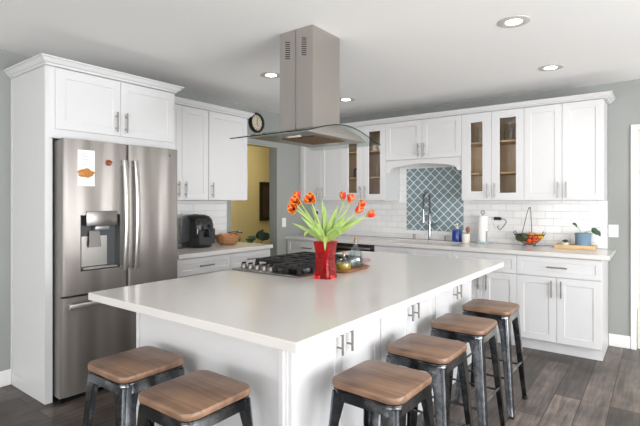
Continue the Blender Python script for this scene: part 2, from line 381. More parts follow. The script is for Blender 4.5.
# right wall with two big window openings
def wall_open(name, kind, plane, lo, hi, opens, m):
    mb = MB()
    def bx(u0, u1, z0, z1):
        if kind == 'x': mb.box(plane, plane+T, u0, u1, z0, z1)
        else: mb.box(u0, u1, plane-T, plane, z0, z1)
    u = lo
    for (a, b, z0, z1) in opens:
        bx(u, a, 0, CZ)
        if z0 > 0: bx(a, b, 0, z0)
        bx(a, b, z1, CZ); u = b
    bx(u, hi, 0, CZ); struct(name, mb, m)
wall_open('wall_right', 'x', 7.1, -9.0, 0, [(-7.9, -6.1, .55, 2.3), (-5.1, -1.6, .12, 2.35)], M['wall'])
wall_open('wall_front', 'y', -8.9, 0, 7.1, [(.9, 5.5, .1, 2.35)], M['wall'])
# window frames
def win(name, kind, plane, a, b, z0, z1, n):
    mb = MB()
    def bx(u0, u1, z0, z1):
        if kind == 'x': mb.box(plane+.04, plane+.09, u0, u1, z0, z1)
        else: mb.box(u0, u1, plane-.09, plane-.04, z0, z1)
    bx(a, b, z0, z0+.05); bx(a, b, z1-.05, z1)
    for i in range(n+1):
        u = a+(b-a-.05)*i/n; bx(u, u+.05, z0+.05, z1-.05)
    return struct(name, mb, M['white'])
win('window_1', 'x', 7.1, -5.1, -1.6, .12, 2.35, 3); win('window_2', 'x', 7.1, -7.9, -6.1, .55, 2.3, 2); win('window_3', 'y', -8.9, .9, 5.5, .1, 2.35, 3)
# hall beyond the doorway
mb = MB(); mb.box(-1.75, -1.62, -4.0, 2.0, 0, CZ); struct('wall_hall', mb, M['yellow'])
mb = MB(); mb.box(-1.62, -T, 1.6, 1.75, 0, CZ); struct('wall_hall_end', mb, M['yellow'])
mb = MB(); mb.box(-1.62, -T, -4.0, -3.87, 0, CZ); struct('wall_hall_start', mb, M['yellow'])
mb = MB(); mb.box(-T, -.0005-T+.01, T+.001, 1.6, 0, CZ); struct('wall_hall_side', mb, M['yellow'])
mb = MB(); mb.box(-T+.0, -.0, -1.5728, -.7982, 2.0495, 2.0528); struct('trim_doorway_head', mb, M['yellow'])
# baseboards, casing, door on the back wall
def bb(name, x0, x1, y0, y1): struct(name, MB().box(x0, x1, y0, y1, 0, .115, .004), M['white'])
bb('baseboard_back', 3.512, 3.684, -.015, 0); bb('baseboard_left', 0, .015, -8.9, -3.762); bb('baseboard_far', 4.6, 7.1, -.015, 0)
bb('baseboard_corner', .0, .015, -.79, -.66)
mb = MB(); mb.box(3.686, 3.730, -.02, 0, 0, 2.075, .003); mb.box(4.528, 4.572, -.02, 0, 0, 2.075, .003); mb.box(3.7305, 4.5275, -.02, 0, 2.03, 2.075, .003); struct('trim_1', mb, M['white'])
d1 = struct('door_1', MB().box(3.738, 4.522, .02, .06, .008, 2.035, .002), M['door'])
mb = MB()
for z0, z1 in ((.25, .95), (1.1, 1.9)):
    for x0, x1 in ((3.85, 4.08), (4.18, 4.41)): mb.box(x0, x1, .012, .021, z0, z1, .004)
build('door_panel', mb, M['door'], d1)
mb = MB(); mb.ball((4.45, -.03, 1.0), .028); mb.tube([(4.45, .02, 1.0), (4.45, -.02, 1.0)], .012); build('door_knob', mb, M['steel'], d1, smooth=True)

# ================================================================== BACKSPLASH
mb = MB(); mb.box(0.0, 1.417, -.010, -.0005, .9165, 1.3735); mb.box(1.320, 1.417, -.010, -.0005, 1.3735, 1.845); mb.box(2.122, 3.503, -.010, -.0005, .9165, 1.3735)
mb.box(2.122, 2.218, -.010, -.0005, 1.3735, 1.845); mb.box(1.417, 2.122, -.010, -.0005, .9165, 1.018); mb.box(1.417, 2.122, -.010, -.0005, 1.7625, 1.8395)
tag(build('tile_backsplash', mb, M['subx']), 'white subway tile backsplash on the sink wall', 'backsplash')
mb = MB(); mb.box(1.418, 2.121, -.011, -.0005, 1.0185, 1.762); tag(build('diamond_backsplash', mb, M['diamond']), 'blue-grey diamond tile panel with white grout behind the faucet', 'backsplash')
mb = MB(); mb.box(.0005, .010, -2.74, -1.645, .9165, 1.3735); tag(build('tile_backsplash', mb, M['suby']), 'white tile backsplash behind the air fryer', 'backsplash')

# ================================================================== BACK WALL UPPER CABINETS
ZB, ZT = 1.375, 2.285
fb = F('-y', -.34)
def solid_upper(label, x0, x1, doors, z0=ZB):
    t = thing('wall_cabinet', label, 'cabinet', ((x0+x1)/2, -.17, z0), None)
    build('body', MB().box(x0+.001, x1-.001, -.34, -.003, z0, ZT), M['cab'], t)
    for (a, b, hu) in doors: add_door(t, fb, a, b, z0+.003, ZT-.004, hu, z0+.10)
    return t
solid_upper('tall white double-door wall cabinet in the corner, behind the tulips', .0, .70, [(.04, .368, .335), (.368, .70, .40)])
t = solid_upper('short white double-door wall cabinet above the sink, with arched valance', 1.317, 2.222, [(1.317, 1.77, 1.735), (1.77, 2.222, 1.805)], 1.84)
# arched valance board
mb = MB(); n = 24; front = []
outer = [(1.319, 1.838), (2.220, 1.838)]
low = [(1.319, 1.70), (1.372, 1.70), (1.372, 1.715), (1.385, 1.740), (1.41, 1.753)]
for i in range(n+1):
    u = i/n; low.append((1.43+(2.109-1.43)*u, 1.758+.034*math.sin(PI*u)))
low += [(2.129, 1.753), (2.154, 1.740), (2.167, 1.715), (2.167, 1.70), (2.220, 1.70)]
r0 = [(x, -.35, z) for x, z in low]; r1 = [(x, -.35, 1.838) for x, z in low]; r2 = [(x, -.332, 1.838) for x, z in low]; r3 = [(x, -.332, z) for x, z in low]
mb.loft([r0, r1, r2, r3, r0], closed=False, cap=False)
build('valance', mb, M['cab'], t)
def glass_upper(label, x0, x1, kind):
    t = thing('glass_cabinet', label, 'cabinet', ((x0+x1)/2, -.17, ZB)); xm = (x0+x1)/2
    mb = MB(); mb.box(x0+.001, x0+.017, -.34, -.003, ZB, ZT); mb.box(x1-.017, x1-.001, -.34, -.003, ZB, ZT)
    mb.box(x0+.017, x1-.017, -.34, -.003, ZB, ZB+.017); mb.box(x0+.017, x1-.017, -.34, -.003, ZT-.017, ZT); mb.box(x0+.017, x1-.017, -.012, -.003, ZB+.017, ZT-.017)
    mb.box(xm-.02, xm+.02, -.34, -.322, ZB+.017, ZT-.017)
    build('body', mb, M['cab'], t)
    mb = MB(); mb.box(x0+.0175, x0+.021, -.318, -.0125, ZB+.0175, ZT-.0175); mb.box(x1-.021, x1-.0175, -.318, -.0125, ZB+.0175, ZT-.0175); mb.box(x0+.021, x1-.021, -.016, -.0125, ZB+.0175, ZT-.0175)
    mb.box(x0+.021, x1-.021, -.318, -.016, ZB+.0175, ZB+.021)
    build('lining', mb, M['interior'], t)
    for z in (1.648, 1.968): build('shelf', MB().box(x0+.022, x1-.022, -.315, -.017, z, z+.016, .001), M['shelf'], t)
    add_door(t, fb, x0, xm, ZB+.003, ZT-.004, xm-.035, ZB+.10, .092, True); add_door(t, fb, xm, x1, ZB+.003, ZT-.004, xm+.035, ZB+.10, .075, True)
    return t
glass_upper('glass-door wall cabinet seen beside the range hood canopy', .70, 1.317, 0)
glass_upper('glass-door wall cabinet above the paper towels, right of the diamond tile', 2.222, 2.839, 1)
solid_upper('white double-door wall cabinet at the end of the run, above the fruit basket', 2.839, 3.502, [(2.839, 3.1705, 3.137), (3.1705, 3.502, 3.204)])
crown = [(0, 2.272), (.012, 2.272), (.016, 2.290), (.03, 2.300), (.044, 2.322), (.052, 2.326), (.052, 2.334), (0, 2.334)]
cp = [(n+.021, z) for n, z in crown]; cp = [(0, ZT+.001)]+[(.021, ZT+.001)]+[(n+.021, z) for n, z in crown if z > ZT+.001]+[(0, 2.334)]
mb = MB().sweep([(.0, -.34), (3.503, -.34), (3.503, -.003)], [(0, -1), (1, -1), (1, 0)], [(0, ZT+.0015), (.022, ZT+.0015), (.028, 2.297), (.042, 2.304), (.055, 2.324), (.066, 2.327), (.066, 2.334), (0, 2.334)])
tag(build('crown_moulding', mb, M['cab']), 'white crown moulding along the top of the sink wall cabinets', 'moulding')

# ================================================================== BACK WALL BASE CABINETS
fbb = F('-y', -.605)
CT = .914; CB = .876
def base_back(label, x0, x1, doors, drawers, handles=True):
    t = thing('base_cabinet', label, 'cabinet', ((x0+x1)/2, -.3, 0))
    build('body', MB().box(x0+.001, x1-.001, -.605, -.012, .108, CB-.001), M['cab'], t)
    build('toe_kick', MB().box(x0+.001, x1-.001, -.545, -.012, 0.001, .1075), M['cab'], t)
    for a, b, h in drawers: add_drawer(t, fbb, a, b, .695, .868, h)
    for a, b, hu in doors: add_door(t, fbb, a, b, .112, .690, hu, .59)
    return t
base_back('white corner base cabinet with one drawer, behind the vase', .0, .70, [(.03, .36, .325), (.36, .70, .40)], [(.03, .70, True)])
base_back('white sink base cabinet with two plain drawer fronts', 1.317, 2.217, [(1.317, 1.767, 1.73), (1.767, 2.217, 1.80)], [(1.317, 1.767, False), (1.767, 2.217, False)])
base_back('white base cabinet behind the farthest stool, below the paper towels', 2.217, 2.834, [(2.217, 2.525, 2.487), (2.525, 2.834, 2.563)], [(2.217, 2.834, True)])
base_back('white base cabinet at the end of the sink wall, one drawer over two doors', 2.834, 3.51, [(2.834, 3.168, 3.130), (3.168, 3.51, 3.206)], [(2.834, 3.51, True)])
t = thing('dishwasher', 'built-in dishwasher with black control strip beside the sink cabinet', 'dishwasher', (1.0, -.3, 0))
build('body', MB().box(.705, 1.312, -.60, -.02, .10, CB-.002), M['grey'], t)
build('door', MB().box(.706, 1.311, -.628, -.601, .11, .785, .004), M['steel'], t, smooth=True)
build('control_panel', MB().box(.706, 1.311, -.63, -.601, .788, .872, .004), M['dark'], t, smooth=True)
build('handle', MB().box(.82, 1.27, -.640, -.6305, .812, .836, .003), M['steel'], t, smooth=True)
build('kick_plate', MB().box(.706, 1.311, -.545, -.53, .001, .098), M['dark'], t)
# countertop with sink opening
SX0, SX1, SY0, SY1 = 1.38, 2.16, -.535, -.135
mb = MB(); xs = [0.0005, SX0, SX1, 3.567]; ys = [-.651, SY0, SY1, -.0015]
def slab_hole(mb, xs, ys, z0, z1):
    V = {}
    for k, z in enumerate((z0, z1)):
        for i, x in enumerate(xs):
            for j, y in enumerate(ys): V[i, j, k] = mb.bm.verts.new((x, y, z))
    for i in range(3):
        for j in range(3):
            if i == 1 and j == 1:
                for (a, b) in (((1, 1), (2, 1)), ((2, 1), (2, 2)), ((2, 2), (1, 2)), ((1, 2), (1, 1))): mb.bm.faces.new((V[a+(0,)], V[b+(0,)], V[b+(1,)], V[a+(1,)]))
                continue
            for k in (0, 1): mb.bm.faces.new((V[i, j, k], V[i+1, j, k], V[i+1, j+1, k], V[i, j+1, k]))
    for i in range(3):
        for j in (0, 3): mb.bm.faces.new((V[i, j, 0], V[i+1, j, 0], V[i+1, j, 1], V[i, j, 1])); mb.bm.faces.new((V[j, i, 0], V[j, i+1, 0], V[j, i+1, 1], V[j, i, 1]))
slab_hole(mb, xs, ys, CB, CT)
cto = build('countertop', mb, M['counter']); tag(cto, 'pale quartz countertop running along the sink wall', 'countertop')
bv = cto.modifiers.new('bevel', 'BEVEL'); bv.width = .003; bv.segments = 2
# sink basin (undermount, steel)
mb = MB(); e = .006
def rg(x0, x1, y0, y1, z): return [(x0, y0, z), (x1, y0, z), (x1, y1, z), (x0, y1, z)]
mb.loft([rg(SX0-.012, SX1+.012, SY0-.012, SY1+.012, .8745), rg(SX0-.012, SX1+.012, SY0-.012, SY1+.012, .872), rg(SX0-.002, SX1+.002, SY0-.002, SY1+.002, .868), rg(SX0+.01, SX1-.01, SY0+.01, SY1-.01, .68)], cap=False)
mb.poly(rg(SX0+.01, SX1-.01, SY0+.01, SY1-.01, .68), [(0, 1, 2, 3)])
mb.lathe([(.04, .681), (.04, .683), (.01, .683)], (1.77, -.33, 0), 16)
sk = build('sink', mb, M['sinksteel']); tag(sk, 'undermount stainless steel sink set into the countertop', 'sink')

# ================================================================== FRIDGE TOWER
TY0, TY1 = -3.7575, -2.742
ft = F('+x', .588)
t = thing('fridge_cabinet', 'tall white cabinet surround enclosing the refrigerator', 'cabinet', (.3, -3.25, 0))
mb = MB(); mb.box(.002, .588, TY0, TY0+.018, 0.001, 2.285); mb.box(.568, .588, TY0+.018, TY0+.042, .001, 1.797); build('side_panel', mb, M['cab'], t)
mb = MB(); mb.box(.002, .588, TY1-.018, TY1, 0.001, 2.285); build('side_panel', mb, M['cab'], t)
mb = MB(); mb.box(.002, .588, TY0+.0185, TY1-.0185, 1.80, 2.285); build('body', mb, M['cab'], t)
mb = MB(); mb.box(.02, .55, TY0-.006, TY0-.0002, .001, .09, .002); mb.box(.545, .588, TY0-.006, TY0-.0002, .001, 2.285, .002); mb.box(.0022, .03, TY0-.006, TY0-.0002, .001, 2.285, .002); build('edge_trim', mb, M['cab'], t)
add_door(t, ft, -3.703, -3.237, 1.862, 2.278, -3.275, 1.965); add_door(t, ft, -3.237, -2.762, 1.862, 2.278, -3.199, 1.965)
mb = MB().sweep([(.0, TY0-.006), (.608, TY0-.006), (.608, TY1), (.43, TY1)], [(0, -1), (1, -1), (1, 1), (0, 1)], [(-.006, 2.2865), (.004, 2.2865), (.008, 2.298), (.02, 2.304), (.036, 2.328), (.048, 2.331), (.048, 2.3395), (-.006, 2.3395)])
mb.box(.001, .60, TY0, TY1-.001, 2.2865, 2.30)
tag(build('crown_moulding', mb, M['cab']), 'white crown moulding on top of the refrigerator surround', 'moulding')

# ================================================================== FRIDGE
t = thing('refrigerator', 'stainless steel french-door refrigerator with in-door dispenser', 'refrigerator', (.38, -3.25, 0))
FY0, FY1, FM = -3.704, -2.800, -3.2425
build('body', MB().box(.03, .655, FY0+.006, FY1-.006, .03, 1.785, .004), M['fridgeside'], t)
def curved_door(y0, y1, z0, z1, x0=.66, x1=.716, bulge=.010, hole=None, n=26):
    """door skin bowed gently outwards with rounded upright edges; may leave a rectangular opening"""
    mb = MB(); ys = sorted(set([y0+(y1-y0)*i/n for i in range(n+1)]+([hole[0], hole[1]] if hole else [])+[y0+.004, y0+.010, y1-.004, y1-.010])); zs = [z0]+([hole[2], hole[3]] if hole else [])+[z1]
    def xf(y):
        t = (y-(y0+y1)/2)/((y1-y0)/2); x = x1+bulge*(1-t*t)
        e = min(y-y0, y1-y); r = .018
        if e < r: x -= (r-math.sqrt(max(0, r*r-(r-e)**2)))
        return x
    G = [[mb.bm.verts.new((xf(y), y, z)) for y in ys] for z in zs]; B = [[mb.bm.verts.new((x0, y, z)) for y in ys] for z in zs]
    for j in range(len(zs)-1):
        for i in range(len(ys)-1):
            inh = hole and zs[j] >= hole[2]-1e-6 and zs[j+1] <= hole[3]+1e-6 and ys[i] >= hole[0]-1e-6 and ys[i+1] <= hole[1]+1e-6
            if not inh: mb.bm.faces.new((G[j][i], G[j][i+1], G[j+1][i+1], G[j+1][i]))
            mb.bm.faces.new((B[j][i], B[j+1][i], B[j+1][i+1], B[j][i+1]))
    for i in range(len(ys)-1):
        mb.bm.faces.new((G[0][i], B[0][i], B[0][i+1], G[0][i+1])); mb.bm.faces.new((G[-1][i], G[-1][i+1], B[-1][i+1], B[-1][i]))
    for j in range(len(zs)-1):
        mb.bm.faces.new((G[j][0], G[j+1][0], B[j+1][0], B[j][0])); mb.bm.faces.new((G[j][-1], B[j][-1], B[j+1][-1], G[j+1][-1]))
    return mb, xf
H0 = (-3.592, -3.310, .888, 1.272)
mb, xl = curved_door(FY0, FM-.003, .732, 1.792, hole=H0); dl = build('door', mb, M['fridge'], t, smooth=True)
mb, xr = curved_door(FM+.003, FY1, .732, 1.792); dr = build('door', mb, M['fridge'], t, smooth=True)
mb, xz = curved_door(FY0, FY1, .055, .718, bulge=.010); dz = build('freezer_drawer', mb, M['fridge'], t, smooth=True)
build('base_grille', MB().box(.60, .655, FY0+.01, FY1-.01, .003, .029), M['dark'], t)
# dispenser
y0, y1, z0, z1 = H0; xo = .7155
mb = MB(); g = .0015
P = lambda x, a, b, c, d: [(x, a, c), (x, b, c), (x, b, d), (x, a, d)]
mb.loft([P(xo+.006, y0-.004, y1+.004, z0-.004, z1+.004), P(xo+.009, y0, y1, z0, z1), P(.668, y0+.004, y1-.004, z0+.02, z1-.004)], cap=False); mb.poly(P(.668, y0+.004, y1-.004, z0+.02, z1-.004), [(0, 1, 2, 3)])
dp = build('dispenser', mb, M['grey'], t)
build('back_plate', MB().box(.669, .672, y0+.03, y1-.07, z0+.024, z1-.15), M['lightsteel'], dp)
build('control_panel', MB().box(.690, .735, y0+.034, y1-.024, 1.197, 1.300, .004), M['steel'], dp, smooth=True)
build('spout', MB().box(.695, .727, y0+.10, y1-.08, 1.165, 1.196, .006), M['midgrey'], dp, smooth=True)
build('paddle', MB().loft([P(.690, y0+.07, y0+.155, 1.045, 1.06), P(.700, y0+.07, y0+.155, 1.045, 1.06), P(.688, y0+.075, y0+.15, 1.15, 1.16), P(.680, y0+.075, y0+.15, 1.15, 1.16)]), M['steel'], dp)
build('drip_tray', MB().box(.672, .722, y0+.02, y1-.02, z0+.006, z0+.018, .002), M['lightsteel'], dp)
# handles
def fr_handle(y, xf, par):
    mb = MB(); rings = []; n = 14
    for i in range(n+1):
        u = i/n; z = .865+(1.672-.865)*u; x = .752+.030*math.sin(PI*min(1, u*1.0))**.8
        w_, d_ = .017, .010
        rings.append([(x-d_, y-w_, z), (x+d_*.6, y-w_, z), (x+d_, y-w_*.6, z), (x+d_, y+w_*.6, z), (x+d_*.6, y+w_, z), (x-d_, y+w_, z)])
    mb.loft(rings)
    for z in (.885, 1.645): mb.box(xf(y)-.002, .750, y-.012, y+.012, z-.014, z+.014, .003)
    build('handle', mb, M['lightsteel'], par, smooth=True)
fr_handle(-3.287, xl, dl); fr_handle(-3.200, xr, dr)
mb = MB(); mb.box(.764, .784, -3.690, -2.83, .648, .682, .005)
for y in (-3.665, -2.855): mb.box(xz(y)-.002, .766, y-.012, y+.012, .652, .678, .003)
build('handle', mb, M['lightsteel'], dz, smooth=True)
mb = MB(); mb.tube([(xr(-2.885)-.0005, -2.885, 1.735), (xr(-2.885)+.001, -2.885, 1.735)], .011, 18); build('badge', mb, M['chrome'], dr)
# paper and magnets on the fridge door
yp = (-3.612, -3.497); xp = xl(-3.55)+.0035
mb = MB(); mb.loft([[(xl(y)+.0008, y, z) for y in (yp[0], -3.57, -3.53, yp[1])]for z in (1.474, 1.722)], closed=False, cap=False)
o = build('paper_note', mb, M['paper']); o.modifiers.new('s', 'SOLIDIFY').thickness = .0006
tag(o, 'white sheet of paper stuck to the refrigerator door', 'paper')
mb = MB(); R2 = random.Random(3)
for z in (1.70, 1.688, 1.676, 1.655, 1.643, 1.620): mb.box(xl(-3.555)+.0014, xl(-3.555)+.0019, -3.588, -3.588+R2.uniform(.04, .065), z, z+.003)
build('printed_lines', mb, M['ink'], o)
mb = MB(); n = 40
for k in range(1):
    rr = []
    for i in range(n):
        a = 2*PI*i/n; ry = .050*(1+.10*math.sin(7*a)+.05*math.cos(3*a)); rz = .031*(1+.12*math.sin(5*a+1))
        rr.append((math.cos(a)*ry*(1.1 if abs(math.cos(a)) > .8 else 1), math.sin(a)*rz))
    c = (-3.560, 1.563); xx = xl(-3.56)+.002
    mb.loft([[(xx, c[0]+a*.95, c[1]+b*.95) for a, b in rr], [(xx+.005, c[0]+a, c[1]+b) for a, b in rr], [(xx+.010, c[0]+a*.7, c[1]+b*.7) for a, b in rr], [(xx+.013, c[0]+a*.25, c[1]+b*.25) for a, b in rr]])
tag(build('fridge_magnet', mb, M['pastry'], smooth=True), 'golden brown pastry-shaped magnet over the paper on the refrigerator', 'magnet')
mb = MB(); c = (-3.397, 1.645); xx = xl(-3.397)+.0065
pts = [(xx, c[0]+.020*math.cos(a)*(1+.15*math.cos(3*a)), c[1]+.015*math.sin(a)) for a in [2*PI*i/20 for i in range(19)]]
mb.tube(pts, .0062, 8); mb.tube([(xx, c[0]-.016, c[1]-.006), (xx+.003, c[0], c[1]+.002), (xx, c[0]+.017, c[1]+.007)], .0055, 8)
tag(build('fridge_magnet', mb, M['bun'], smooth=True), 'small dark brown bun-shaped magnet beside the refrigerator handles', 'magnet')

# ================================================================== LEFT WALL CABINETS
fl = F('+x', .33); LZT = 2.262
def left_upper(label, y0, y1, doors):
    t = thing('wall_cabinet', label, 'cabinet', (.165, (y0+y1)/2, 1.378))
    build('body', MB().box(.003, .33, y0+.001, y1-.001, 1.378, LZT), M['cab'], t)
    for a, b, h in doors: add_door(t, fl, a, b, 1.380, LZT-.004, h, 1.378+.10)
    return t
left_upper('white double-door wall cabinet above the air fryer, next to the refrigerator surround', -2.740, -2.182, [(-2.740, -2.492, -2.535), (-2.492, -2.182, -2.458)])
left_upper('single-door white wall cabinet nearest the clock', -2.182, -1.655, [(-2.178, -1.657, -2.142)])
mb = MB().sweep([(.33, -2.7405), (.33, -1.652), (.001, -1.652)], [(1, 0), (1, 1), (0, 1)], [(0, LZT+.0015), (.022, LZT+.0015), (.028, 2.276), (.042, 2.284), (.055, 2.304), (.064, 2.308), (.064, 2.316), (0, 2.316)])
tag(build('crown_moulding', mb, M['cab']), 'white crown moulding above the cabinets over the air fryer', 'moulding')
flb = F('+x', .600)
def left_base(label, y0, y1, doors):
    t = thing('base_cabinet', label, 'cabinet', (.3, (y0+y1)/2, 0))
    build('body', MB().box(.012, .60, y0+.001, y1-.001, .108, CB-.001), M['cab'], t)
    build('toe_kick', MB().box(.012, .54, y0+.001, y1-.001, .001, .1075), M['cab'], t)
    add_drawer(t, flb, y0, y1, .722, .868)
    for a, b, h in doors: add_door(t, flb, a, b, .112, .717, h, .61)
left_base('white base cabinet beside the refrigerator, below the air fryer', -2.740, -2.142, [(-2.740, -2.441, -2.475), (-2.441, -2.142, -2.405)])
left_base('white base cabinet at the doorway end, below the wicker bowl', -2.142, -1.587, [(-2.142, -1.865, -1.90), (-1.865, -1.587, -1.83)])
o = build('countertop', MB().box(.0015, .6445, -2.7405, -1.573, CB, CT, .003), M['counter']); tag(o, 'short pale quartz countertop under the air fryer', 'countertop')

# ================================================================== ISLAND
IX0, IX1, IY0, IY1 = 1.61, 2.9594, -3.9798, -1.5389
o = build('countertop', MB().box(IX0, IX1, IY0, IY1, .877, CT, .003), M['counter']); tag(o, 'large pale quartz slab on top of the kitchen island', 'countertop')
BX0, BX1, BY0, BY1 = 1.655, 2.708, -3.735, -1.565
fi = F('+x', BX1)
t = thing('kitchen_island', 'white kitchen island base with shaker doors behind the stools', 'kitchen island', ((BX0+BX1)/2, -2.65, 0))
build('body', MB().box(BX0, BX1, BY0, BY1, .10, .8765), M['cab'], t)
build('toe_kick', MB().box(BX0+.05, BX1-.05, BY0+.04, BY1-.05, .001, .0995), M['cab'], t)
mb = MB()
for x0, x1 in ((BX0, BX0+.022), (BX1-.038, BX1-.012)): mb.box(x0, x1, BY0-.012, BY0-.0003, .10, .8762, .002)
mb.box(BX0, BX1+.018, BY0-.006, BY0-.0003, .02, .13, .002)
build('corner_trim', mb, M['cab'], t)
es = [BY0, -3.01, -2.285, BY1]
for a, b in zip(es, es[1:]):
    m_ = (a+b)/2
    add_door(t, fi, a+.004, m_, .115, .868, m_-.040, .738, .058, hl=.118); add_door(t, fi, m_, b-.004, .115, .868, m_+.040, .738, .058, hl=.118)

# ================================================================== COOKTOP
KX0, KX1, KY0, KY1 = 1.618, 2.190, -3.040, -2.275
t = thing('gas_cooktop', 'black and stainless gas cooktop set in the island beside the vase', 'cooktop', ((KX0+KX1)/2, (KY0+KY1)/2, CT))
build('tray', MB().box(KX0, KX1, KY0, KY1, CT+.0006, CT+.010, .004), M['cooksteel'], t, smooth=True)
build('burner_pan', MB().box(KX0+.03, KX1-.03, KY0+.19, KY1-.02, CT+.0102, CT+.014, .002).box(1.955, KX1-.03, KY0+.04, KY0+.1899, CT+.0102, CT+.014, .001), M['dark'], t)
for i in range(5):
    x = 1.664+.062*i; y = KY0+.072
    k = build('knob', MB().lathe([(.023, .0102), (.023, .016), (.019, .018), (.017, .036), (.015, .039)], (x, y, CT), 20), M['cooksteel'], t, smooth=True)
    build('knob_grip', MB().box(x-.004, x+.004, y-.018, y+.018, CT+.0395, CT+.050, .002), M['dark'], k)
for bx, by, br in ((1.79, -2.80, .045), (2.05, -2.80, .036), (1.915, -2.62, .058), (1.79, -2.43, .036), (2.05, -2.43, .045)):
    b_ = build('burner', MB().lathe([(br+.012, .0142), (br+.012, .018), (br, .020), (br, .027)], (bx, by, CT), 24), M['midgrey'], t, smooth=True)
    build('burner_cap', MB().lathe([(br*.9, .0272), (br*.9, .034), (br*.8, .037)], (bx, by, CT), 24), M['iron'], b_, smooth=True)
def grate(y0, y1, x0=KX0+.04, x1=KX1-.03):
    mb = MB(); z0, z1 = CT+.044, CT+.060; w_ = .007
    for x in (x0, (x0+x1)/2, x1): mb.box(x-w_, x+w_, y0, y1, z0, z1, .003)
    for y in (y0+w_, (y0+y1)/2, y1-w_): mb.box(x0, x1, y-w_, y+w_, z0-.004, z1-.001, .003)
    for x in ((x0*3+x1)/4, (x0+3*x1)/4):
        mb.box(x-w_*.8, x+w_*.8, y0, y1, z0+.001, z1+.003, .003)
    for x in (x0, (x0+x1)/2, x1):
        for y in (y0+w_, y1-w_):
            mb.loft([[(x-.012, y-.012, CT+.0145), (x+.012, y-.012, CT+.0145), (x+.012, y+.012, CT+.0145), (x-.012, y+.012, CT+.0145)], [(x-.008, y-.008, z0+.002), (x+.008, y-.008, z0+.002), (x+.008, y+.008, z0+.002), (x-.008, y+.008, z0+.002)]])
    build('grate', mb, M['iron'], t)
grate(-2.995, -2.853, 1.965); grate(-2.845, -2.717); grate(-2.710, -2.507); grate(-2.50, -2.30)

# ================================================================== RANGE HOOD
t = thing('range_hood', 'stainless island range hood with curved glass canopy hanging over the cooktop', 'range hood', (1.995, -2.67, 1.77))
HX0, HX1, HY0, HY1 = 1.855, 2.132, -2.822, -2.518; HXM = 1.995; HYM = -2.68
def arc_z(y):
    t_ = (y-HYM)/.44; return 1.766+.081*(math.cos(PI*min(1, abs(t_))/2)**1.25)
mb = MB(); c_ = .0008
yq = [HY0+(HY1-HY0)*i/8 for i in range(9)]
for a_, b_ in ((HX0, 1.9905), (1.9955, HX1)): mb.loft([[(a_, y, arc_z(y)+.0078), (b_, y, arc_z(y)+.0078), (b_, y, CZ-.0006), (a_, y, CZ-.0006)] for y in yq])
mb.box(1.9907, 1.9953, HY0+.006, HY1-.003, 1.87, CZ-.001)
ch = build('chimney', mb, M['hoodst'], t)
for xc in (1.923, 2.062):
    mb = MB()
    for i in range(9):
        z = 2.425-.0135*i
        mb.loft([[(xc-.020, y, z-.003), (xc+.020, y, z-.011), (xc+.020, y, z-.0055), (xc-.020, y, z+.0025)] for y in (HY0-.0006, HY0+.0005)])
    build('vent', mb, M['dark'], ch)
GY0, GY1 = -3.12, -2.24; GX0, GX1 = 1.695, 2.297; n = 36
ys = [GY0+(GY1-GY0)*i/n for i in range(n+1)]
mb = MB(); mb.loft([[(GX0, y, arc_z(y)), (GX1, y, arc_z(y)), (GX1, y, arc_z(y)+.007), (GX0, y, arc_z(y)+.007)] for y in ys])
gc = build('glass_canopy', mb, M['tealglass'], t, smooth=True)
mb = MB()
for X_ in (GX1+.0002,): mb.loft([[(X_, y, arc_z(y)+.0005), (X_+.001, y, arc_z(y)+.0005), (X_+.001, y, arc_z(y)+.0068), (X_, y, arc_z(y)+.0068)] for y in ys])
for Y_ in (GY0-.0012,): mb.box(GX0, GX1, Y_, Y_+.001, arc_z(Y_)+.0002, arc_z(Y_)+.0068)
build('glass_rim', mb, M['edge'], gc)
# body under the glass: follows the arch; bottom flat
WX0, WX1, WY0, WY1 = 1.755, 2.245, -3.01, -2.35; WB = 1.780
yb = [WY0+(WY1-WY0)*i/24 for i in range(25)]
mb = MB(); mb.loft([[(WX0, y, WB), (WX1, y, WB), (WX1, y, arc_z(y)-.0008), (WX0, y, arc_z(y)-.0008)] for y in yb])
build('body', mb, M['hoodst'], t, smooth=True)
mb = MB(); mb.box(1.90, 2.175, -2.855, -2.515, WB-.006, WB-.0003, .001)
for i in range(9): mb.box(1.912+i*.0285, 1.926+i*.0285, -2.845, -2.525, WB-.009, WB-.0055, .001)
build('filter', mb, M['brownf'], t)
for y in (-2.892, -2.478):
    mb = MB(); mb.loft([[(x_, y_, z_) for x_, y_ in rr_pts] for rr_pts, z_ in (([(2.035+a*hx, y+b*hy) for a, b in ((-1, -.4), (-.85, -1), (.85, -1), (1, -.4), (1, .4), (.85, 1), (-.85, 1), (-1, .4))], zz) for hx, hy, zz in ((.055, .018, WB-.0003), (.055, .018, WB-.003), (.048, .012, WB-.005)))])
    build('lamp', mb, M['hoodlamp'], t)
mb = MB()
for y in (-2.72, -2.70, -2.68, -2.66, -2.64): mb.tube([(WX1-.001, y, 1.81), (WX1+.004, y, 1.81)], .005, 10)
build('control_button', mb, M['midgrey'], t)

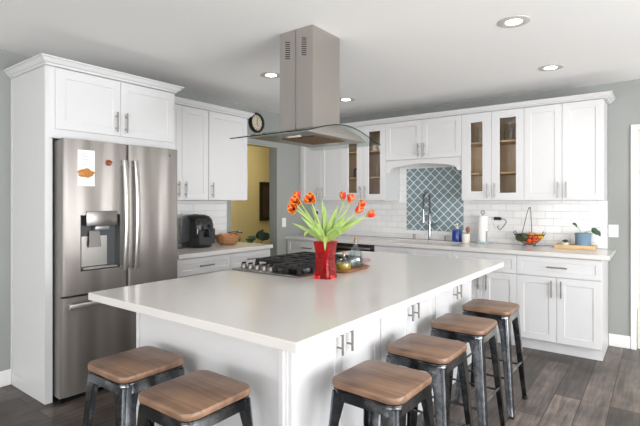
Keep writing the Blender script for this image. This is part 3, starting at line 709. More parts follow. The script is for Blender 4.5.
# ================================================================== CEILING DOWNLIGHTS
first = None
for i, (x, y, lab) in enumerate([(3.168, -2.106, 'recessed ceiling downlight nearest the camera, largest of the round lights'), (3.166, -.889, 'recessed ceiling downlight above the end of the sink wall cabinets'),
                  (1.128, -2.125, 'recessed ceiling downlight left of the hood chimney'), (1.125, -.911, 'recessed ceiling downlight right of the hood chimney, smallest of the round lights')]):
    t = thing('ceiling_downlight', lab, 'ceiling light', (x, y, CZ), 'recessed lights in the ceiling')
    build('trim_ring', MB().loft([[(x+r*math.cos(2*PI*k/32), y+r*math.sin(2*PI*k/32), CZ+z) for k in range(32)] for r, z in ((.095, -.0005), (.095, -.004), (.072, -.009), (.050, -.004), (.050, -.0005))], cap=False), M['ringwhite'], t, smooth=True)
    build('lamp', MB().lathe([(.0495, -.0005), (.0495, -.0025), (.02, -.003)], (x, y, CZ), 28), M['downlight'], t)
    sl = bpy.data.lights.new('downlight_beam', 'SPOT'); sl.energy = 8; sl.spot_size = math.radians(150); sl.spot_blend = 1; sl.shadow_soft_size = .06; sl.color = (1, .95, .88)
    so = bpy.data.objects.new('downlight_beam', sl); C.objects.link(so); so.location = (0, 0, -.02); so.parent = t; so['kind'] = 'helper'
t = thing('hall_fill_light', 'unseen round fill light added on the yellow hall ceiling', 'ceiling light', (-.9, -.4, CZ))  # unseen glowing dome, added to brighten the hall
build('fill_dome', MB().lathe([(.17, -.0005), (.17, -.05), (.12, -.08), (.03, -.09)], (-.9, -.4, CZ), 28), M['hall_fill'], t, smooth=True)

# ================================================================== CLOCK, PICTURE, SWITCHES
t = thing('wall_clock', 'round wall clock with black frame and cream face', 'clock', (0, -1.180, 2.312))
def disc_x(mb, x_r, c, n=36): mb.loft([[(x, c[0]+r*math.cos(2*PI*k/n), c[1]+r*math.sin(2*PI*k/n)) for k in range(n)] for x, r in x_r])
mb = MB(); disc_x(mb, [(.001, .110), (.001, .121), (.028, .121), (.040, .112), (.040, .097), (.020, .092), (.0115, .092)], (-1.180, 2.312)); build('frame', mb, M['blackp'], t, smooth=True)
mb = MB(); disc_x(mb, [(.012, .0915), (.016, .0915)], (-1.180, 2.312)); fc = build('dial', mb, M['face'], t)
mb = MB()
for k in range(12):
    a = 2*PI*k/12; y = -1.180+.082*math.sin(a); z = 2.312+.077*math.cos(a); mb.box(.0162, .0172, y-.004, y+.004, z-.007, z+.007)
build('hour_marks', mb, M['dark'], fc)
build('hand', MB().tube([(.020, -1.180, 2.312), (.020, -1.180+.028, 2.312-.045)], .003, 6), M['dark'], t)
build('hand', MB().tube([(.024, -1.180, 2.312), (.024, -1.180+.012, 2.312+.07)], .0025, 6), M['dark'], t)
t = thing('picture_frame', 'dark framed picture on the yellow hall wall', 'picture', (-1.6, .80, 1.36))
mb = MB(); y0, y1, z0, z1 = .54, 1.10, 1.03, 1.70; w_ = .06
mb.box(-1.619, -1.585, y0, y0+w_, z0, z1, .004); mb.box(-1.619, -1.585, y1-w_, y1, z0, z1, .004); mb.box(-1.619, -1.585, y0+w_, y1-w_, z0, z0+w_, .004); mb.box(-1.619, -1.585, y0+w_, y1-w_, z1-w_, z1, .004)
build('frame', mb, M['dark'], t); build('canvas', MB().box(-1.618, -1.600, y0+w_, y1-w_, z0+w_, z1-w_), M['art'], t)
t = thing('light_switch', 'white light switch on the grey wall beside the doorway', 'light switch', (0, -.665, 1.035))
build('plate', MB().box(.0005, .007, -.702, -.629, 1.035, 1.152, .002), M['white'], t); build('rocker', MB().box(.0072, .011, -.680, -.651, 1.062, 1.125, .001), M['white'], t)
t = thing('light_switch', 'white light switch on the grey wall near the right door casing', 'light switch', (3.555, 0, 1.03))
build('plate', MB().box(3.510, 3.590, -.007, -.0005, 1.028, 1.147, .002), M['white'], t); build('rocker', MB().box(3.533, 3.567, -.011, -.0072, 1.056, 1.12, .001), M['white'], t)
# wall outlet style hook on the subway tile
t = thing('wall_hook', 'black wire towel hook mounted on the subway tile above the counter', 'hook', (2.52, -.02, 1.07))
build('mount', MB().box(2.462, 2.535, -.045, -.0105, 1.165, 1.198, .004), M['blackp'], t)
build('wire_loop', MB().tube([(2.53, -.035, 1.182), (2.575, -.04, 1.176), (2.594, -.045, 1.150), (2.565, -.045, 1.10), (2.530, -.045, 1.062), (2.512, -.045, 1.075), (2.500, -.045, 1.10), (2.52, -.045, 1.105)], .0038, 8), M['wire'], t, smooth=True)
build('wire_arm', MB().tube([(2.468, -.035, 1.172), (2.462, -.05, 1.12), (2.478, -.05, 1.075)], .002, 6), M['chrome'], t, smooth=True)

# ================================================================== STOOLS
def rrect(h, r, n=6, cx=0, cy=0):
    pts = []
    for sx, sy, a0 in ((1, 1, 0), (-1, 1, PI/2), (-1, -1, PI), (1, -1, 1.5*PI)):
        for i in range(n+1):
            a = a0+PI/2*i/n; pts.append((cx+sx*(h-r)+r*math.cos(a), cy+sy*(h-r)+r*math.sin(a)))
    return pts
def make_stool(label):
    t = thing('counter_stool', label, 'stool', (0, 0, 0), None)
    st = MB(); st.loft([[(x, y, z) for x, y in rrect(h, r)] for h, r, z in ((.150, .046, .632), (.158, .050, .634), (.160, .052, .640), (.160, .052, .652), (.157, .050, .658), (.150, .046, .660))])
    build('seat', st, M['seat'], t, smooth=True)
    fm = MB(); fm.loft([[(x, y, z) for x, y in rrect(h, r)] for h, r, z in ((.151, .046, .6315), (.155, .048, .628), (.155, .048, .622), (.150, .046, .618), (.153, .044, .585), (.149, .042, .585), (.146, .042, .616), (.10, .03, .624), (.10, .03, .6315))])
    build('seat_frame', fm, M['gun'], t, smooth=True)
    for sx in (-1, 1):
        for sy in (-1, 1):
            def sec(h, wd, z, th=.004):
                # folded sheet: rounded outer corner, two flanges running back along the sides
                r = min(.018, wd*.4); out = []; inn = []
                out.append((h-wd, h)); inn.append((h-wd, h-th))
                for i in range(6):
                    a = PI/2-PI/2*i/5; out.append((h-r+r*math.cos(a), h-r+r*math.sin(a))); inn.append((h-r+(r-th)*math.cos(a), h-r+(r-th)*math.sin(a)))
                out.append((h, h-wd)); inn.append((h-th, h-wd))
                return [(sx*x, sy*y, z) for x, y in out+inn[::-1]]
            lg = MB(); lg.loft([sec(.150, .085, .612), sec(.152, .070, .585), sec(.158, .054, .50), sec(.175, .044, .25), sec(.192, .034, .012), sec(.194, .034, .002)])
            l_ = build('leg', lg, M['gun'], t, smooth=True)
            build('rubber_foot', MB().loft([[(sx*x, sy*y, z) for x, y in rrect(.017, .006, 3, .178, .178)] for z in (.0005, .014)]), M['blackp'], l_)
    zr = .235; h = .165
    for a, b in (((-h, -h), (h, -h)), ((h, -h), (h, h)), ((h, h), (-h, h)), ((-h, h), (-h, -h))):
        dx, dy = (b[0]-a[0]), (b[1]-a[1]); L_ = math.hypot(dx, dy); dx /= L_; dy /= L_; zz = zr if dx else zr+.03
        build('footrest', MB().tube([(a[0]+dx*.004, a[1]+dy*.004, zz), (b[0]-dx*.004, b[1]-dy*.004, zz)], .007, 8), M['gun'], t, smooth=True)
    xb = MB()
    for s in (1, -1): xb.box(-.130, .130, -.011, .011, .560+(.006 if s > 0 else 0), .5645+(.006 if s > 0 else 0)) if False else xb.tube([(-.135, -.135*s, .560+.008*(s > 0)), (.135, .135*s, .560+.008*(s > 0))], .0055, 8)
    build('cross_brace', xb, M['gun'], t, smooth=True)
    return t
st0 = make_stool('wood-topped metal stool at the island front, partly under the slab near the refrigerator')
spots = [(2.02, -3.965, 0, None),
         (2.490, -4.010, 0.0, 'wood-topped metal stool at the island front, the nearer one to the island corner'),
         (2.995, -3.480, -.03, 'wood-topped metal stool nearest the camera in the row of four beside the island doors'),
         (2.972, -2.985, -.02, 'second wood-topped metal stool from the camera in the row beside the island'),
         (2.968, -2.440, 0, 'third wood-topped metal stool from the camera in the row beside the island'),
         (2.970, -1.905, 0, 'farthest wood-topped metal stool, at the far end of the row near the sink wall cabinets')]
st0['group'] = 'wood-topped metal counter stools around the island'
for i, (x, y, rz, lab) in enumerate(spots):
    if i == 0: st0.location = (x, y, 0)
    else: copy_tree(st0, (x, y, 0), rz, lab)

# ================================================================== VASE AND TULIPS
VX, VY = 2.306, -2.922; rot = math.radians(4)
def sq(h, z, r=.008, tw=0):
    pts = rrect(h, min(r, h*.4), 3); a = rot+tw; return [(VX+x*math.cos(a)-y*math.sin(a), VY+x*math.sin(a)+y*math.cos(a), z) for x, y in pts]
prof = [(.052, .0), (.052, .012), (.048, .05), (.0435, .10), (.044, .135), (.049, .18), (.055, .218)]
mb = MB(); ins = [(h-.0055, z) for h, z in prof]; ins[0] = (.045, .014)
ins = [(ins[0][0], .016)]+ins[2:]
mb.loft([sq(h, CT+.0006+z) for h, z in prof]+[sq(h, CT+.0006+z) for h, z in ins[::-1]])
o = build('flower_vase', mb, M['redglass'], smooth=True); tag(o, 'square flared red glass vase on the island holding tulips', 'vase')
def petal(mb, c, ax, a0, ln, wd, opn, uvl):
    """one cupped petal around axis ax at centre c"""
    ax = ax.normalized(); e1 = ax.orthogonal().normalized(); e2 = ax.cross(e1); n, m_ = 7, 5
    G = []
    for i in range(n+1):
        v = i/n; rr = wd*.75*math.sin(PI*min(1, v*.62+.0))*(1-.35*v*(1-opn))+opn*ln*.35*v*v+.002; hh = ln*v*(1-.25*opn*v); wa = 1.15*math.sin(PI*(v*.86+.07))**.7*(1 if v < 1 else .12)
        row = []
        for j in range(m_+1):
            u = j/m_; a = a0+(u-.5)*wa*1.5*(wd/max(rr, wd*.5))
            rj = rr*(1-.10*(2*u-1)**2)
            row.append((mb.bm.verts.new(c+ax*hh+(e1*math.cos(a)+e2*math.sin(a))*rj), (u, v)))
        G.append(row)
    for i in range(n):
        for j in range(m_):
            q = [G[i][j], G[i][j+1], G[i+1][j+1], G[i+1][j]]
            f = mb.bm.faces.new([k[0] for k in q])
            for lp, k in zip(f.loops, q): lp[uvl].uv = k[1]
def bez(p0, p1, p2, p3, n=12):
    out = []
    for i in range(n+1):
        t = i/n; out.append(p0*(1-t)**3+p1*3*t*(1-t)**2+p2*3*t*t*(1-t)+p3*t**3)
    return out
def leafblade(mb, pts, wmax, fold=.25, side=None, wp=.45):
    rows = []
    for i, p in enumerate(pts):
        t = i/(len(pts)-1); d = (pts[min(i+1, len(pts)-1)]-pts[max(i-1, 0)]).normalized()
        s = (side or Vector((0, 0, 1))); s = d.cross(s); s = s.normalized() if s.length > 1e-4 else d.orthogonal().normalized()
        nrm = s.cross(d).normalized(); w_ = wmax*(math.sin(PI*min(1, t**.7*1.0))**.75 if 0 < t < 1 else .04)+.0012*(1-t)
        rows.append([p-s*w_+nrm*w_*fold, p-s*w_*.5+nrm*w_*fold*.3, p, p+s*w_*.5+nrm*w_*fold*.3, p+s*w_+nrm*w_*fold])
    mb.loft(rows, closed=False, cap=False)
fd = Vector((-.5975, .8019, 0)); rd = Vector((.8019, .5975, 0))
def pix(u, w_, dep=0):
    """point seen at a picture position of the photograph, at the vase's distance plus dep"""
    y = VY; r = (u-320)/454.456; z = -(w_-201.09)/454.456; d = 2.69+dep
    b = Vector((3.8928, -5.1062, 1.37)); return b+(fd+rd*r+Vector((0, 0, z)))*d
tulips = [  # head centre in the photograph, depth, open, axis tilt, label, leaves, petal kind
    (297.5, 195.5, .02, .25, (-.35, 0, .8), 'tulip with closed yellow-orange head, topmost on the left of the bunch', 'petal2'),
    (295, 202, -.05, .9, (-.1, -.9, .35), 'wide open red tulip with dark heart, between the two other left-hand heads', 'petal2'),
    (293, 208.5, -.09, .8, (-.3, -.8, .1), 'open yellow-edged tulip hanging lowest on the left of the bunch', 'petal2'),
    (310, 199, -.07, .95, (-.1, -.9, .25), 'open tulip with dark heart facing forward, near the bunch middle', 'petal2'),
    (343, 196.5, .05, .15, (-.05, .1, 1), 'closed red tulip standing left of the pair at the top right', 'petal'),
    (350.5, 198.5, -.02, .30, (.15, -.2, 1), 'red and yellow tulip in front at the top right of the bunch', 'petal'),
    (361.5, 204.5, .03, .35, (.5, -.1, .8), 'red tulip with yellow edges above another tulip at the right', 'petal'),
    (358.5, 210, -.05, .2, (.5, -.2, .5), 'red tulip tucked under another tulip head at the right', 'petal'),
    (370.5, 214.5, .00, .25, (1, 0, .4), 'red tulip reaching farthest to the right of the bunch', 'petal')]
for i, (u, w_, dep, opn, ax, lab, pm) in enumerate(tulips):
    hd = pix(u, w_, dep); a = rd*ax[0]-fd*(-ax[1])*1.0+Vector((0, 0, ax[2])); a.normalize()
    ln = .060 if opn < .5 else .054; base = hd-a*ln*.5
    k = R.uniform(-.02, .02); k2 = R.uniform(-.02, .02)
    off = rd*((u-327)/60*.024)
    p0 = Vector((VX+k*.6, VY+k2*.6, CT+.05))+off*-.7; p1 = Vector((VX, VY, CT+.215))+off*.9+Vector((k2*.5, k*.5, 0)); 
    t = thing('tulip', lab, 'flower', tuple(p0), 'tulips in the red vase')
    pts = [p0, p0.lerp(p1, .5)]+bez(p1, p1+(p1-p0).normalized()*.07, base-a*.05, base, 10)
    build('stem', MB().tube([tuple(p) for p in pts], .0037, 8), M['stem'], t, smooth=True)
    mb = MB(); uvl = mb.bm.loops.layers.uv.new('UVMap')
    for k in range(3): petal(mb, base+a*.001, a, 2*PI*k/3+i, ln, .029, opn*.7, uvl)
    for k in range(3): petal(mb, base, a, 2*PI*k/3+PI/3+i, ln*.96, .032, opn, uvl)
    hob = build('blossom', mb, M[pm], t, smooth=True); sd = hob.modifiers.new('s', 'SOLIDIFY'); sd.thickness = .0012
    if opn > .7: build('stamens', MB().ball(tuple(base+a*.016), .007, n=10, m=6), M['soil'], hob)
    # one or two leaves per tulip springing from the vase mouth
# leaf tips in photograph coordinates: (tip u, tip v, depth, width, droop)
LV = [(0, 304, 211, .02, .012), (0, 311, 206, .05, .011), (1, 316, 222, -.05, .013), (2, 301, 217, -.05, .011), (2, 292, 223, .03, .011), (3, 322, 199, .02, .012), (3, 325, 206, -.02, .013),
      (4, 338, 205, .02, .015), (4, 334, 212, -.04, .014), (5, 348, 209, .02, .013), (5, 345, 218, -.05, .015), (6, 358, 217, .02, .013), (6, 352, 224, .05, .013), (7, 349, 219, -.05, .015), (8, 363, 219, -.03, .013), (1, 304, 238, .00, .012), (8, 341, 236, -.07, .014), (3, 325, 251, -.085, .013), (7, 344, 228, -.08, .014), (0, 314, 228, -.07, .013)]
tl = [o_ for o_ in S.objects if o_.name.startswith('tulip')]
for (ti, u, w_, dep, wd) in LV:
    tip = pix(u, w_, dep); off = rd*((u-327)/60*.035)-fd*(.02 if dep < -.04 else 0); p0 = Vector((VX, VY, CT+.16))+off*.4; p1 = Vector((VX, VY, CT+.222))+off
    if w_ > 230: q1, q2 = p1+Vector((0, 0, .06))+off*.6, tip+Vector((0, 0, .07))
    else: q1, q2 = p1+(tip-p1)*.3+Vector((0, 0, .012)), p1+(tip-p1)*.68+Vector((0, 0, .012))
    mb = MB(); leafblade(mb, [p0]+bez(p1, q1, q2, tip, 11), wd, .3, side=-fd)
    o = build('leaf', mb, M['leaf'], tl[ti], smooth=True); o.modifiers.new('s', 'SOLIDIFY').thickness = .0012

# ================================================================== BOTTLES ON TRAY
t = thing('serving_tray', 'narrow dark wooden tray under the oil bottles on the island', 'tray', (2.258, -2.575, CT))
mb = MB()
def rr2(cx, cy, hx, hy, r, n=5):
    pts = []
    for sx, sy, a0 in ((1, 1, 0), (-1, 1, PI/2), (-1, -1, PI), (1, -1, 1.5*PI)):
        for i in range(n+1): a = a0+PI/2*i/n; pts.append((cx+sx*(hx-r)+r*math.cos(a), cy+sy*(hy-r)+r*math.sin(a)))
    return pts
cx, cy = 2.258, -2.575
mb.loft([[(x, y, CT+z) for x, y in rr2(cx, cy, hx, hy, .03)] for hx, hy, z in ((.054, .150, .0006), (.066, .170, .018), (.062, .166, .019), (.053, .147, .007))])
build('board', mb, M['tray'], t, smooth=True)
def bottle(name, label, x, y, prof, inner, m, cork_r, cork_h, liquid=None):
    z0 = CT+.0075; t = thing(name, label, 'bottle', (x, y, z0))
    b_ = build('glass_body', MB().lathe(prof+inner[::-1], (x, y, z0), 28), m, t, smooth=True)
    if liquid: build('oil', MB().lathe(liquid, (x, y, z0), 28), M['oil'], t, smooth=True)
    h = prof[-1][1]; build('stopper', MB().lathe([(cork_r*.82, h-.018), (cork_r, h+.001), (cork_r*1.08, h+cork_h), (cork_r*.9, h+cork_h+.002)], (x, y, z0), 16), M['cork'], t, smooth=True)
bottle('oil_bottle', 'squat glass bottle of golden oil with cork stopper on the tray', 2.258, -2.655,
       [(.020, 0), (.046, .002), (.052, .012), (.052, .050), (.044, .066), (.020, .076), (.014, .086), (.013, .104), (.016, .108)], [(.018, .004), (.044, .005), (.0485, .014), (.0485, .049), (.041, .063), (.017, .0735), (.011, .084), (.0105, .108)], M['bottle'], .0095, .014,
       [(.016, .0055), (.042, .006), (.047, .015), (.047, .046), (.046, .047)])
bottle('glass_bottle', 'tall clear glass bottle with cork, half hidden behind the oil bottle', 2.250, -2.500,
       [(.030, 0), (.048, .002), (.053, .012), (.053, .06), (.047, .095), (.030, .125), (.016, .142), (.0145, .180), (.018, .186)], [(.028, .005), (.045, .006), (.0495, .014), (.0495, .059), (.0435, .093), (.0265, .122), (.0125, .140), (.0115, .186)], M['bottle'], .0095, .016)
mb = MB()
for k in range(3): mb.box(2.03, 2.125, -2.195+.01*k, -2.075-.012*k, CT+.0007+.007*k, CT+.0072+.007*k, .003)
tag(build('kitchen_cloth', mb, M['pink'], smooth=True), 'folded dusty pink cloth lying behind the cooktop on the island', 'cloth')

# ================================================================== AIR FRYER AND WICKER BOWL
t = thing('air_fryer', 'glossy black air fryer on the counter beside the refrigerator', 'air fryer', (.20, -2.2, CT))
AX, AY = .20, -2.205
def se(hx, hy, p, z, ox=0, n=32):
    out = []
    for i in range(n):
        a = 2*PI*i/n; c, s = math.cos(a), math.sin(a); out.append((AX+ox+hx*abs(c)**(2/p)*(1 if c >= 0 else -1), AY+hy*abs(s)**(2/p)*(1 if s >= 0 else -1), CT+z))
    return out
mb = MB(); mb.loft([se(.130, .118, 3, .001), se(.142, .128, 3, .012), se(.152, .136, 3, .06), se(.156, .139, 3, .14), se(.154, .137, 3, .22, -.002), se(.145, .131, 3, .27, -.008), se(.125, .115, 2.8, .305, -.018), se(.09, .085, 2.6, .322, -.03), se(.03, .03, 2, .326, -.035)])
build('body', mb, M['gloss'], t, smooth=True)
mb = MB()
for i in range(1): mb.loft([[(AX+.134+d, AY+y, CT+z) for y, z in ((-.095, .035), (.095, .035), (.095, .185), (-.095, .185))] for d in (.015, .024, .026)])
bk = build('basket_drawer', mb, M['gloss'], t)
mb = MB(); mb.box(AX+.158, AX+.205, AY-.016, AY+.016, CT+.105, CT+.175, .008); build('handle', mb, M['blackp'], bk, smooth=True)
mb = MB(); mb.tube([(AX+.02, AY-.03, CT+.3235), (AX+.02, AY-.03, CT+.3275)], .028, 20); build('dial', mb, M['grey'], t, smooth=True)
build('power_cord', MB().tube([(AX-.14, AY-.04, CT+.05), (AX-.17, AY-.12, CT+.02), (AX-.13, AY-.22, CT+.005), (AX-.02, AY-.27, CT+.0045), (AX+.02, AY-.2, CT+.0045), (AX-.01, AY-.14, CT+.0045)], .0035, 8), M['blackp'], t, smooth=True)
BXc, BYc = .24, -1.845
t = thing('wicker_bowl', 'woven wicker bowl of fruit next to the air fryer', 'bowl', (BXc, BYc, CT))
mb = MB(); mb.lathe([(.065, .001), (.080, .003), (.112, .035), (.130, .078), (.134, .100), (.128, .100), (.122, .078), (.104, .038), (.070, .010)], (BXc, BYc, CT), 32); build('bowl', mb, M['wicker'], t, smooth=True)
mb = MB()
for lv, rr_ in ((.02, .103), (.04, .118), (.06, .127), (.082, .1335)):
    mb.tube([(BXc+(rr_+.002*math.cos(12*a))*math.cos(a), BYc+(rr_+.002*math.cos(12*a))*math.sin(a), CT+lv+.004*math.sin(12*a)) for a in [2*PI*i/72 for i in range(73)]], .004, 6)
build('woven_band', mb, M['wicker'], t, smooth=True)
fr_spots = [(.0, .0, .080, .034), (.055, .03, .084, .030), (-.05, .03, .082, .031), (.01, -.06, .082, .032)]
for k, (dx, dy, dz, r) in enumerate(fr_spots):
    o = build('orange', MB().ball((BXc+dx, BYc+dy, CT+dz), r, n=18, m=12), M['orange'], smooth=True)
    tag(o, ['orange in the middle of the wicker bowl', 'orange at the room side of the wicker bowl', 'orange at the wall side of the wicker bowl', 'orange at the air fryer side of the wicker bowl'][k], 'fruit', 'oranges in the wicker bowl')
for k, (a, b) in enumerate((((.03, .04, .108), (.06, .155, .118)), ((-.04, .05, .116), (-.02, .17, .128)))):
    mb = MB(); mb.tube([(BXc+a[0], BYc+a[1], CT+a[2]), (BXc+(a[0]+b[0])/2, BYc+(a[1]+b[1])/2, CT+(a[2]+b[2])/2+.006), (BXc+b[0], BYc+b[1], CT+b[2])], .006, 8, [.006, .007, .010]); mb.ball((BXc+b[0], BYc+b[1], CT+b[2]), .011, n=10, m=6)
    tag(build('serving_utensil', mb, M['blackp'], smooth=True), ['dark-handled utensil poking out of the wicker bowl, nearer the room', 'dark-handled utensil poking out of the wicker bowl, nearer the wall'][k], 'utensil', 'utensils in the wicker bowl')

# ================================================================== HALL PLANT
t = thing('potted_plant', 'potted plant with large dark green leaves just beyond the doorway', 'plant', (-.55, -.62, 0))
px, py = -.55, -.66
build('pot', MB().lathe([(.10, .001), (.13, .01), (.16, .30), (.165, .32), (.15, .32), (.145, .28)], (px, py, 0), 28), M['clay'], t, smooth=True)
build('soil', MB().lathe([(.144, .27), (.144, .281)], (px, py, 0), 24), M['soil'], t)
for k, (ex, ey, ez, w_) in enumerate([(.0, .17, .945, .10), (.1, -.16, .885, .07), (-.05, -.30, .865, .06), (.16, .34, .86, .055), (-.2, .1, .80, .07), (.2, .0, .70, .08), (-.1, -.1, .66, .07)]):
    b0 = Vector((px, py, .278)); e_ = Vector((px+ex, py+ey, ez)); mid = b0.lerp(e_, .55)+Vector((0, 0, .12)); sp_ = bez(b0, b0+Vector((0, 0, .25)), mid, e_+Vector((0, 0, -.13)) if k == 0 else e_.lerp(mid, .35), 8)
    st_ = build('stem', MB().tube([tuple(p) for p in sp_], .006, 6), M['darkleaf'], t, smooth=True)
    mb = MB(); lp = bez(sp_[-1], sp_[-1]+Vector((ex*.1, ey*.1, .05)), e_+Vector((0, 0, .02)), e_+Vector((ex*.12, ey*.12, -.01)), 8)
    leafblade(mb, lp, w_, .2, side=-fd+Vector((0, 0, .25)))
    o = build('leaf', mb, M['darkleaf'], st_, smooth=True); o.modifiers.new('s', 'SOLIDIFY').thickness = .002

# ================================================================== FAUCET
FX, FY = 1.748, -.085
t = thing('kitchen_faucet', 'chrome pull-down spring faucet standing behind the sink', 'faucet', (FX, FY, CT))
build('base', MB().lathe([(.026, .0006), (.026, .008), (.016, .012), (.0155, .30), (.013, .31)], (FX, FY, CT), 20), M['chrome'], t, smooth=True)
build('lever', MB().tube([(FX+.014, FY, CT+.17), (FX+.055, FY-.01, CT+.185), (FX+.085, FY-.02, CT+.195)], .013, 8), M['chrome'], t, smooth=True)
arc = [(FX, FY, CT+.31), (FX, FY, CT+.47)]
for i in range(1, 13):
    a = PI*i/12; arc.append((FX-.012*(1-math.cos(a)), FY-.062*(1-math.cos(a)), CT+.47+.085*math.sin(a)))
ex, ey, ez = arc[-1]; arc.append((ex, ey, CT+.36))
build('hose', MB().tube(arc, .009, 10), M['grey'], t, smooth=True)
sp = MB(); pts = [Vector(p) for p in arc]; hel = []
seg = []; 
for a_, b_ in zip(pts, pts[1:]):
    m_ = max(1, int((b_-a_).length/.0022))
    for k in range(m_): seg.append((a_.lerp(b_, k/m_), (b_-a_).normalized()))
up = Vector((0, 0, 1)); sv = rd.copy()
for k, (p, d) in enumerate(seg):
    a1 = d.cross(Vector((.8, -.6, 0))).normalized(); a2 = d.cross(a1).normalized(); an = 2*PI*k*.0022/.011
    hel.append(tuple(p+a1*.0135*math.cos(an)+a2*.0135*math.sin(an)))
build('spring', MB().tube(hel, .0026, 5), M['chrome'], t, smooth=True)
sh = build('spray_head', MB().lathe([(.013, .0), (.020, .005), (.018, .06), (.012, .13), (.011, .16)], (ex, ey, CT+.205), 18), M['chrome'], t, smooth=True)
build('holder_arm', MB().tube([(FX, FY, CT+.285), (ex, ey, CT+.285)], .007, 8), M['chrome'], t, smooth=True)
for (x, lab, nm_) in ((1.555, 'short metal soap pump on the counter, left of the faucet', 'soap_pump'), (1.945, 'short metal air gap cap on the counter, right of the faucet', 'air_gap')):
    mb = MB(); mb.lathe([(.021, .0006), (.021, .006), (.015, .010), (.015, .050), (.017, .052), (.017, .062), (.010, .064)], (x, -.085, CT), 18)
    if x < 1.7: mb.tube([(x, -.085, CT+.058), (x+.0, -.13, CT+.056)], .006, 8)
    tag(build(nm_, mb, M['steel'], smooth=True), lab, 'sink fitting')

# ================================================================== ITEMS ON THE SINK COUNTER
t = thing('soap_dispenser', 'cobalt blue soap dispenser with pale pump beside the sink', 'soap dispenser', (2.078, -.085, CT))
build('bottle', MB().lathe([(.052, .0006), (.058, .006), (.059, .10), (.052, .128), (.022, .136), (.018, .142)], (2.078, -.085, CT), 24), M['cobalt'], t, smooth=True)
mb = MB(); mb.lathe([(.018, .1425), (.018, .156), (.006, .158), (.006, .192), (.013, .194), (.013, .203), (.006, .205)], (2.078, -.085, CT), 14); mb.tube([(2.078, -.085, CT+.198), (2.060, -.14, CT+.187)], .005, 8); build('pump', mb, M['cream'], t, smooth=True)
UX, UY = 2.205, -.175
t = thing('utensil_cup', 'small cream cup holding brushes, next to the blue soap dispenser', 'cup', (UX, UY, CT))
build('cup', MB().lathe([(.034, .0006), (.040, .004), (.044, .100), (.040, .100), (.036, .010)], (UX, UY, CT), 22), M['cream'], t, smooth=True)
mb = MB(); mb.tube([(UX+.005, UY, CT+.014), (UX+.018, UY, CT+.115)], .006, 8); mb.ball((UX+.022, UY, CT+.145), .028, (.9, .5, 1.2)); tag(build('dish_brush', mb, M['bronze'], smooth=True), 'brown brush standing in the cream cup', 'brush')
mb = MB(); mb.tube([(UX-.012, UY-.005, CT+.014), (UX-.02, UY-.005, CT+.11)], .005, 8); mb.ball((UX-.022, UY-.005, CT+.122), .018, (1, .5, 1)); tag(build('scrub_pad', mb, M['teal'], smooth=True), 'pale teal scrubber standing in the cream cup', 'scrubber')
t = thing('paper_towel_holder', 'paper towel holder with round teal base and ring top', 'paper towel holder', (2.375, -.115, CT))
TX, TY = 2.365, -.105
build('base', MB().lathe([(.070, .0006), (.076, .006), (.072, .014), (.02, .016)], (TX, TY, CT), 28), M['teal'], t, smooth=True)
mb = MB(); mb.tube([(TX, TY, CT+.0162), (TX, TY, CT+.318)], .006, 8); mb.tube([(TX+.018*math.cos(a)*rd.x, TY+.018*math.cos(a)*rd.y, CT+.335+.018*math.sin(a)) for a in [2*PI*i/20 for i in range(21)]], .005, 6); build('post', mb, M['steel'], t, smooth=True)
build('guard_arm', MB().tube([(TX+.055, TY-.040, CT+.014), (TX+.055, TY-.040, CT+.135)], .005, 8), M['steel'], t, smooth=True)
o = build('paper_towel_roll', MB().lathe([(.020, .019), (.050, .019), (.052, .022), (.052, .292), (.050, .296), (.020, .296), (.020, .019)], (TX, TY, CT), 32, cap=False), M['towel'], smooth=True); tag(o, 'white paper towel roll on its holder', 'paper towel')
# fruit basket
BX, BY = 2.842, -.15
t = thing('fruit_basket', 'black wire fruit basket with tall handle on the sink counter', 'basket', (BX, BY, CT))
mb = MB(); n = 40
def bz(r): return CT+.012+.105*(r/.15)**2.2
for r in (.05, .09, .125): mb.tube([(BX+r*.93*math.cos(a), BY+r*.72*math.sin(a), bz(r)) for a in [2*PI*i/n for i in range(n+1)]], .0022, 5)
for k in range(16):
    a = 2*PI*k/16; mb.tube([(BX+r*.93*math.cos(a), BY+r*.72*math.sin(a), bz(r)) for r in (.05, .07, .09, .11, .13, .15)], .0018, 5)
mb.tube([(BX+.15*.93*math.cos(a), BY+.15*.72*math.sin(a), bz(.15)) for a in [2*PI*i/n for i in range(n+1)]], .004, 6)
for s in (-1, 1): mb.tube([(BX+s*.128, BY, bz(.14)), (BX+s*.152, BY, bz(.15)+.022), (BX+s*.135, BY, bz(.15)+.035), (BX+s*.120, BY, bz(.15)+.010)], .004, 6)
build('wire_bowl', mb, M['wire'], t, smooth=True)
mb = MB(); mb.tube([(BX-.085, BY+.0, bz(.09)), (BX-.03, BY+.05, CT+.34), (BX-.012, BY+.05, CT+.392)], .0032, 6); mb.tube([(BX+.03, BY+.0, bz(.05)), (BX+.004, BY+.05, CT+.34), (BX-.004, BY+.05, CT+.392)], .0032, 6)
mb.tube([(BX-.012, BY+.05, CT+.392), (BX-.003, BY+.05, CT+.375), (BX+.004, BY+.05, CT+.392)], .0032, 6)
build('tall_handle', mb, M['wire'], t, smooth=True)
mb = MB()
for s in (-1, 1):
    for q in (-1, 1): mb.tube([(BX+s*.05, BY+q*.03, CT+.0005), (BX+s*.052, BY+q*.034, bz(.05))], .0035, 6)
build('feet', mb, M['wire'], t, smooth=True)
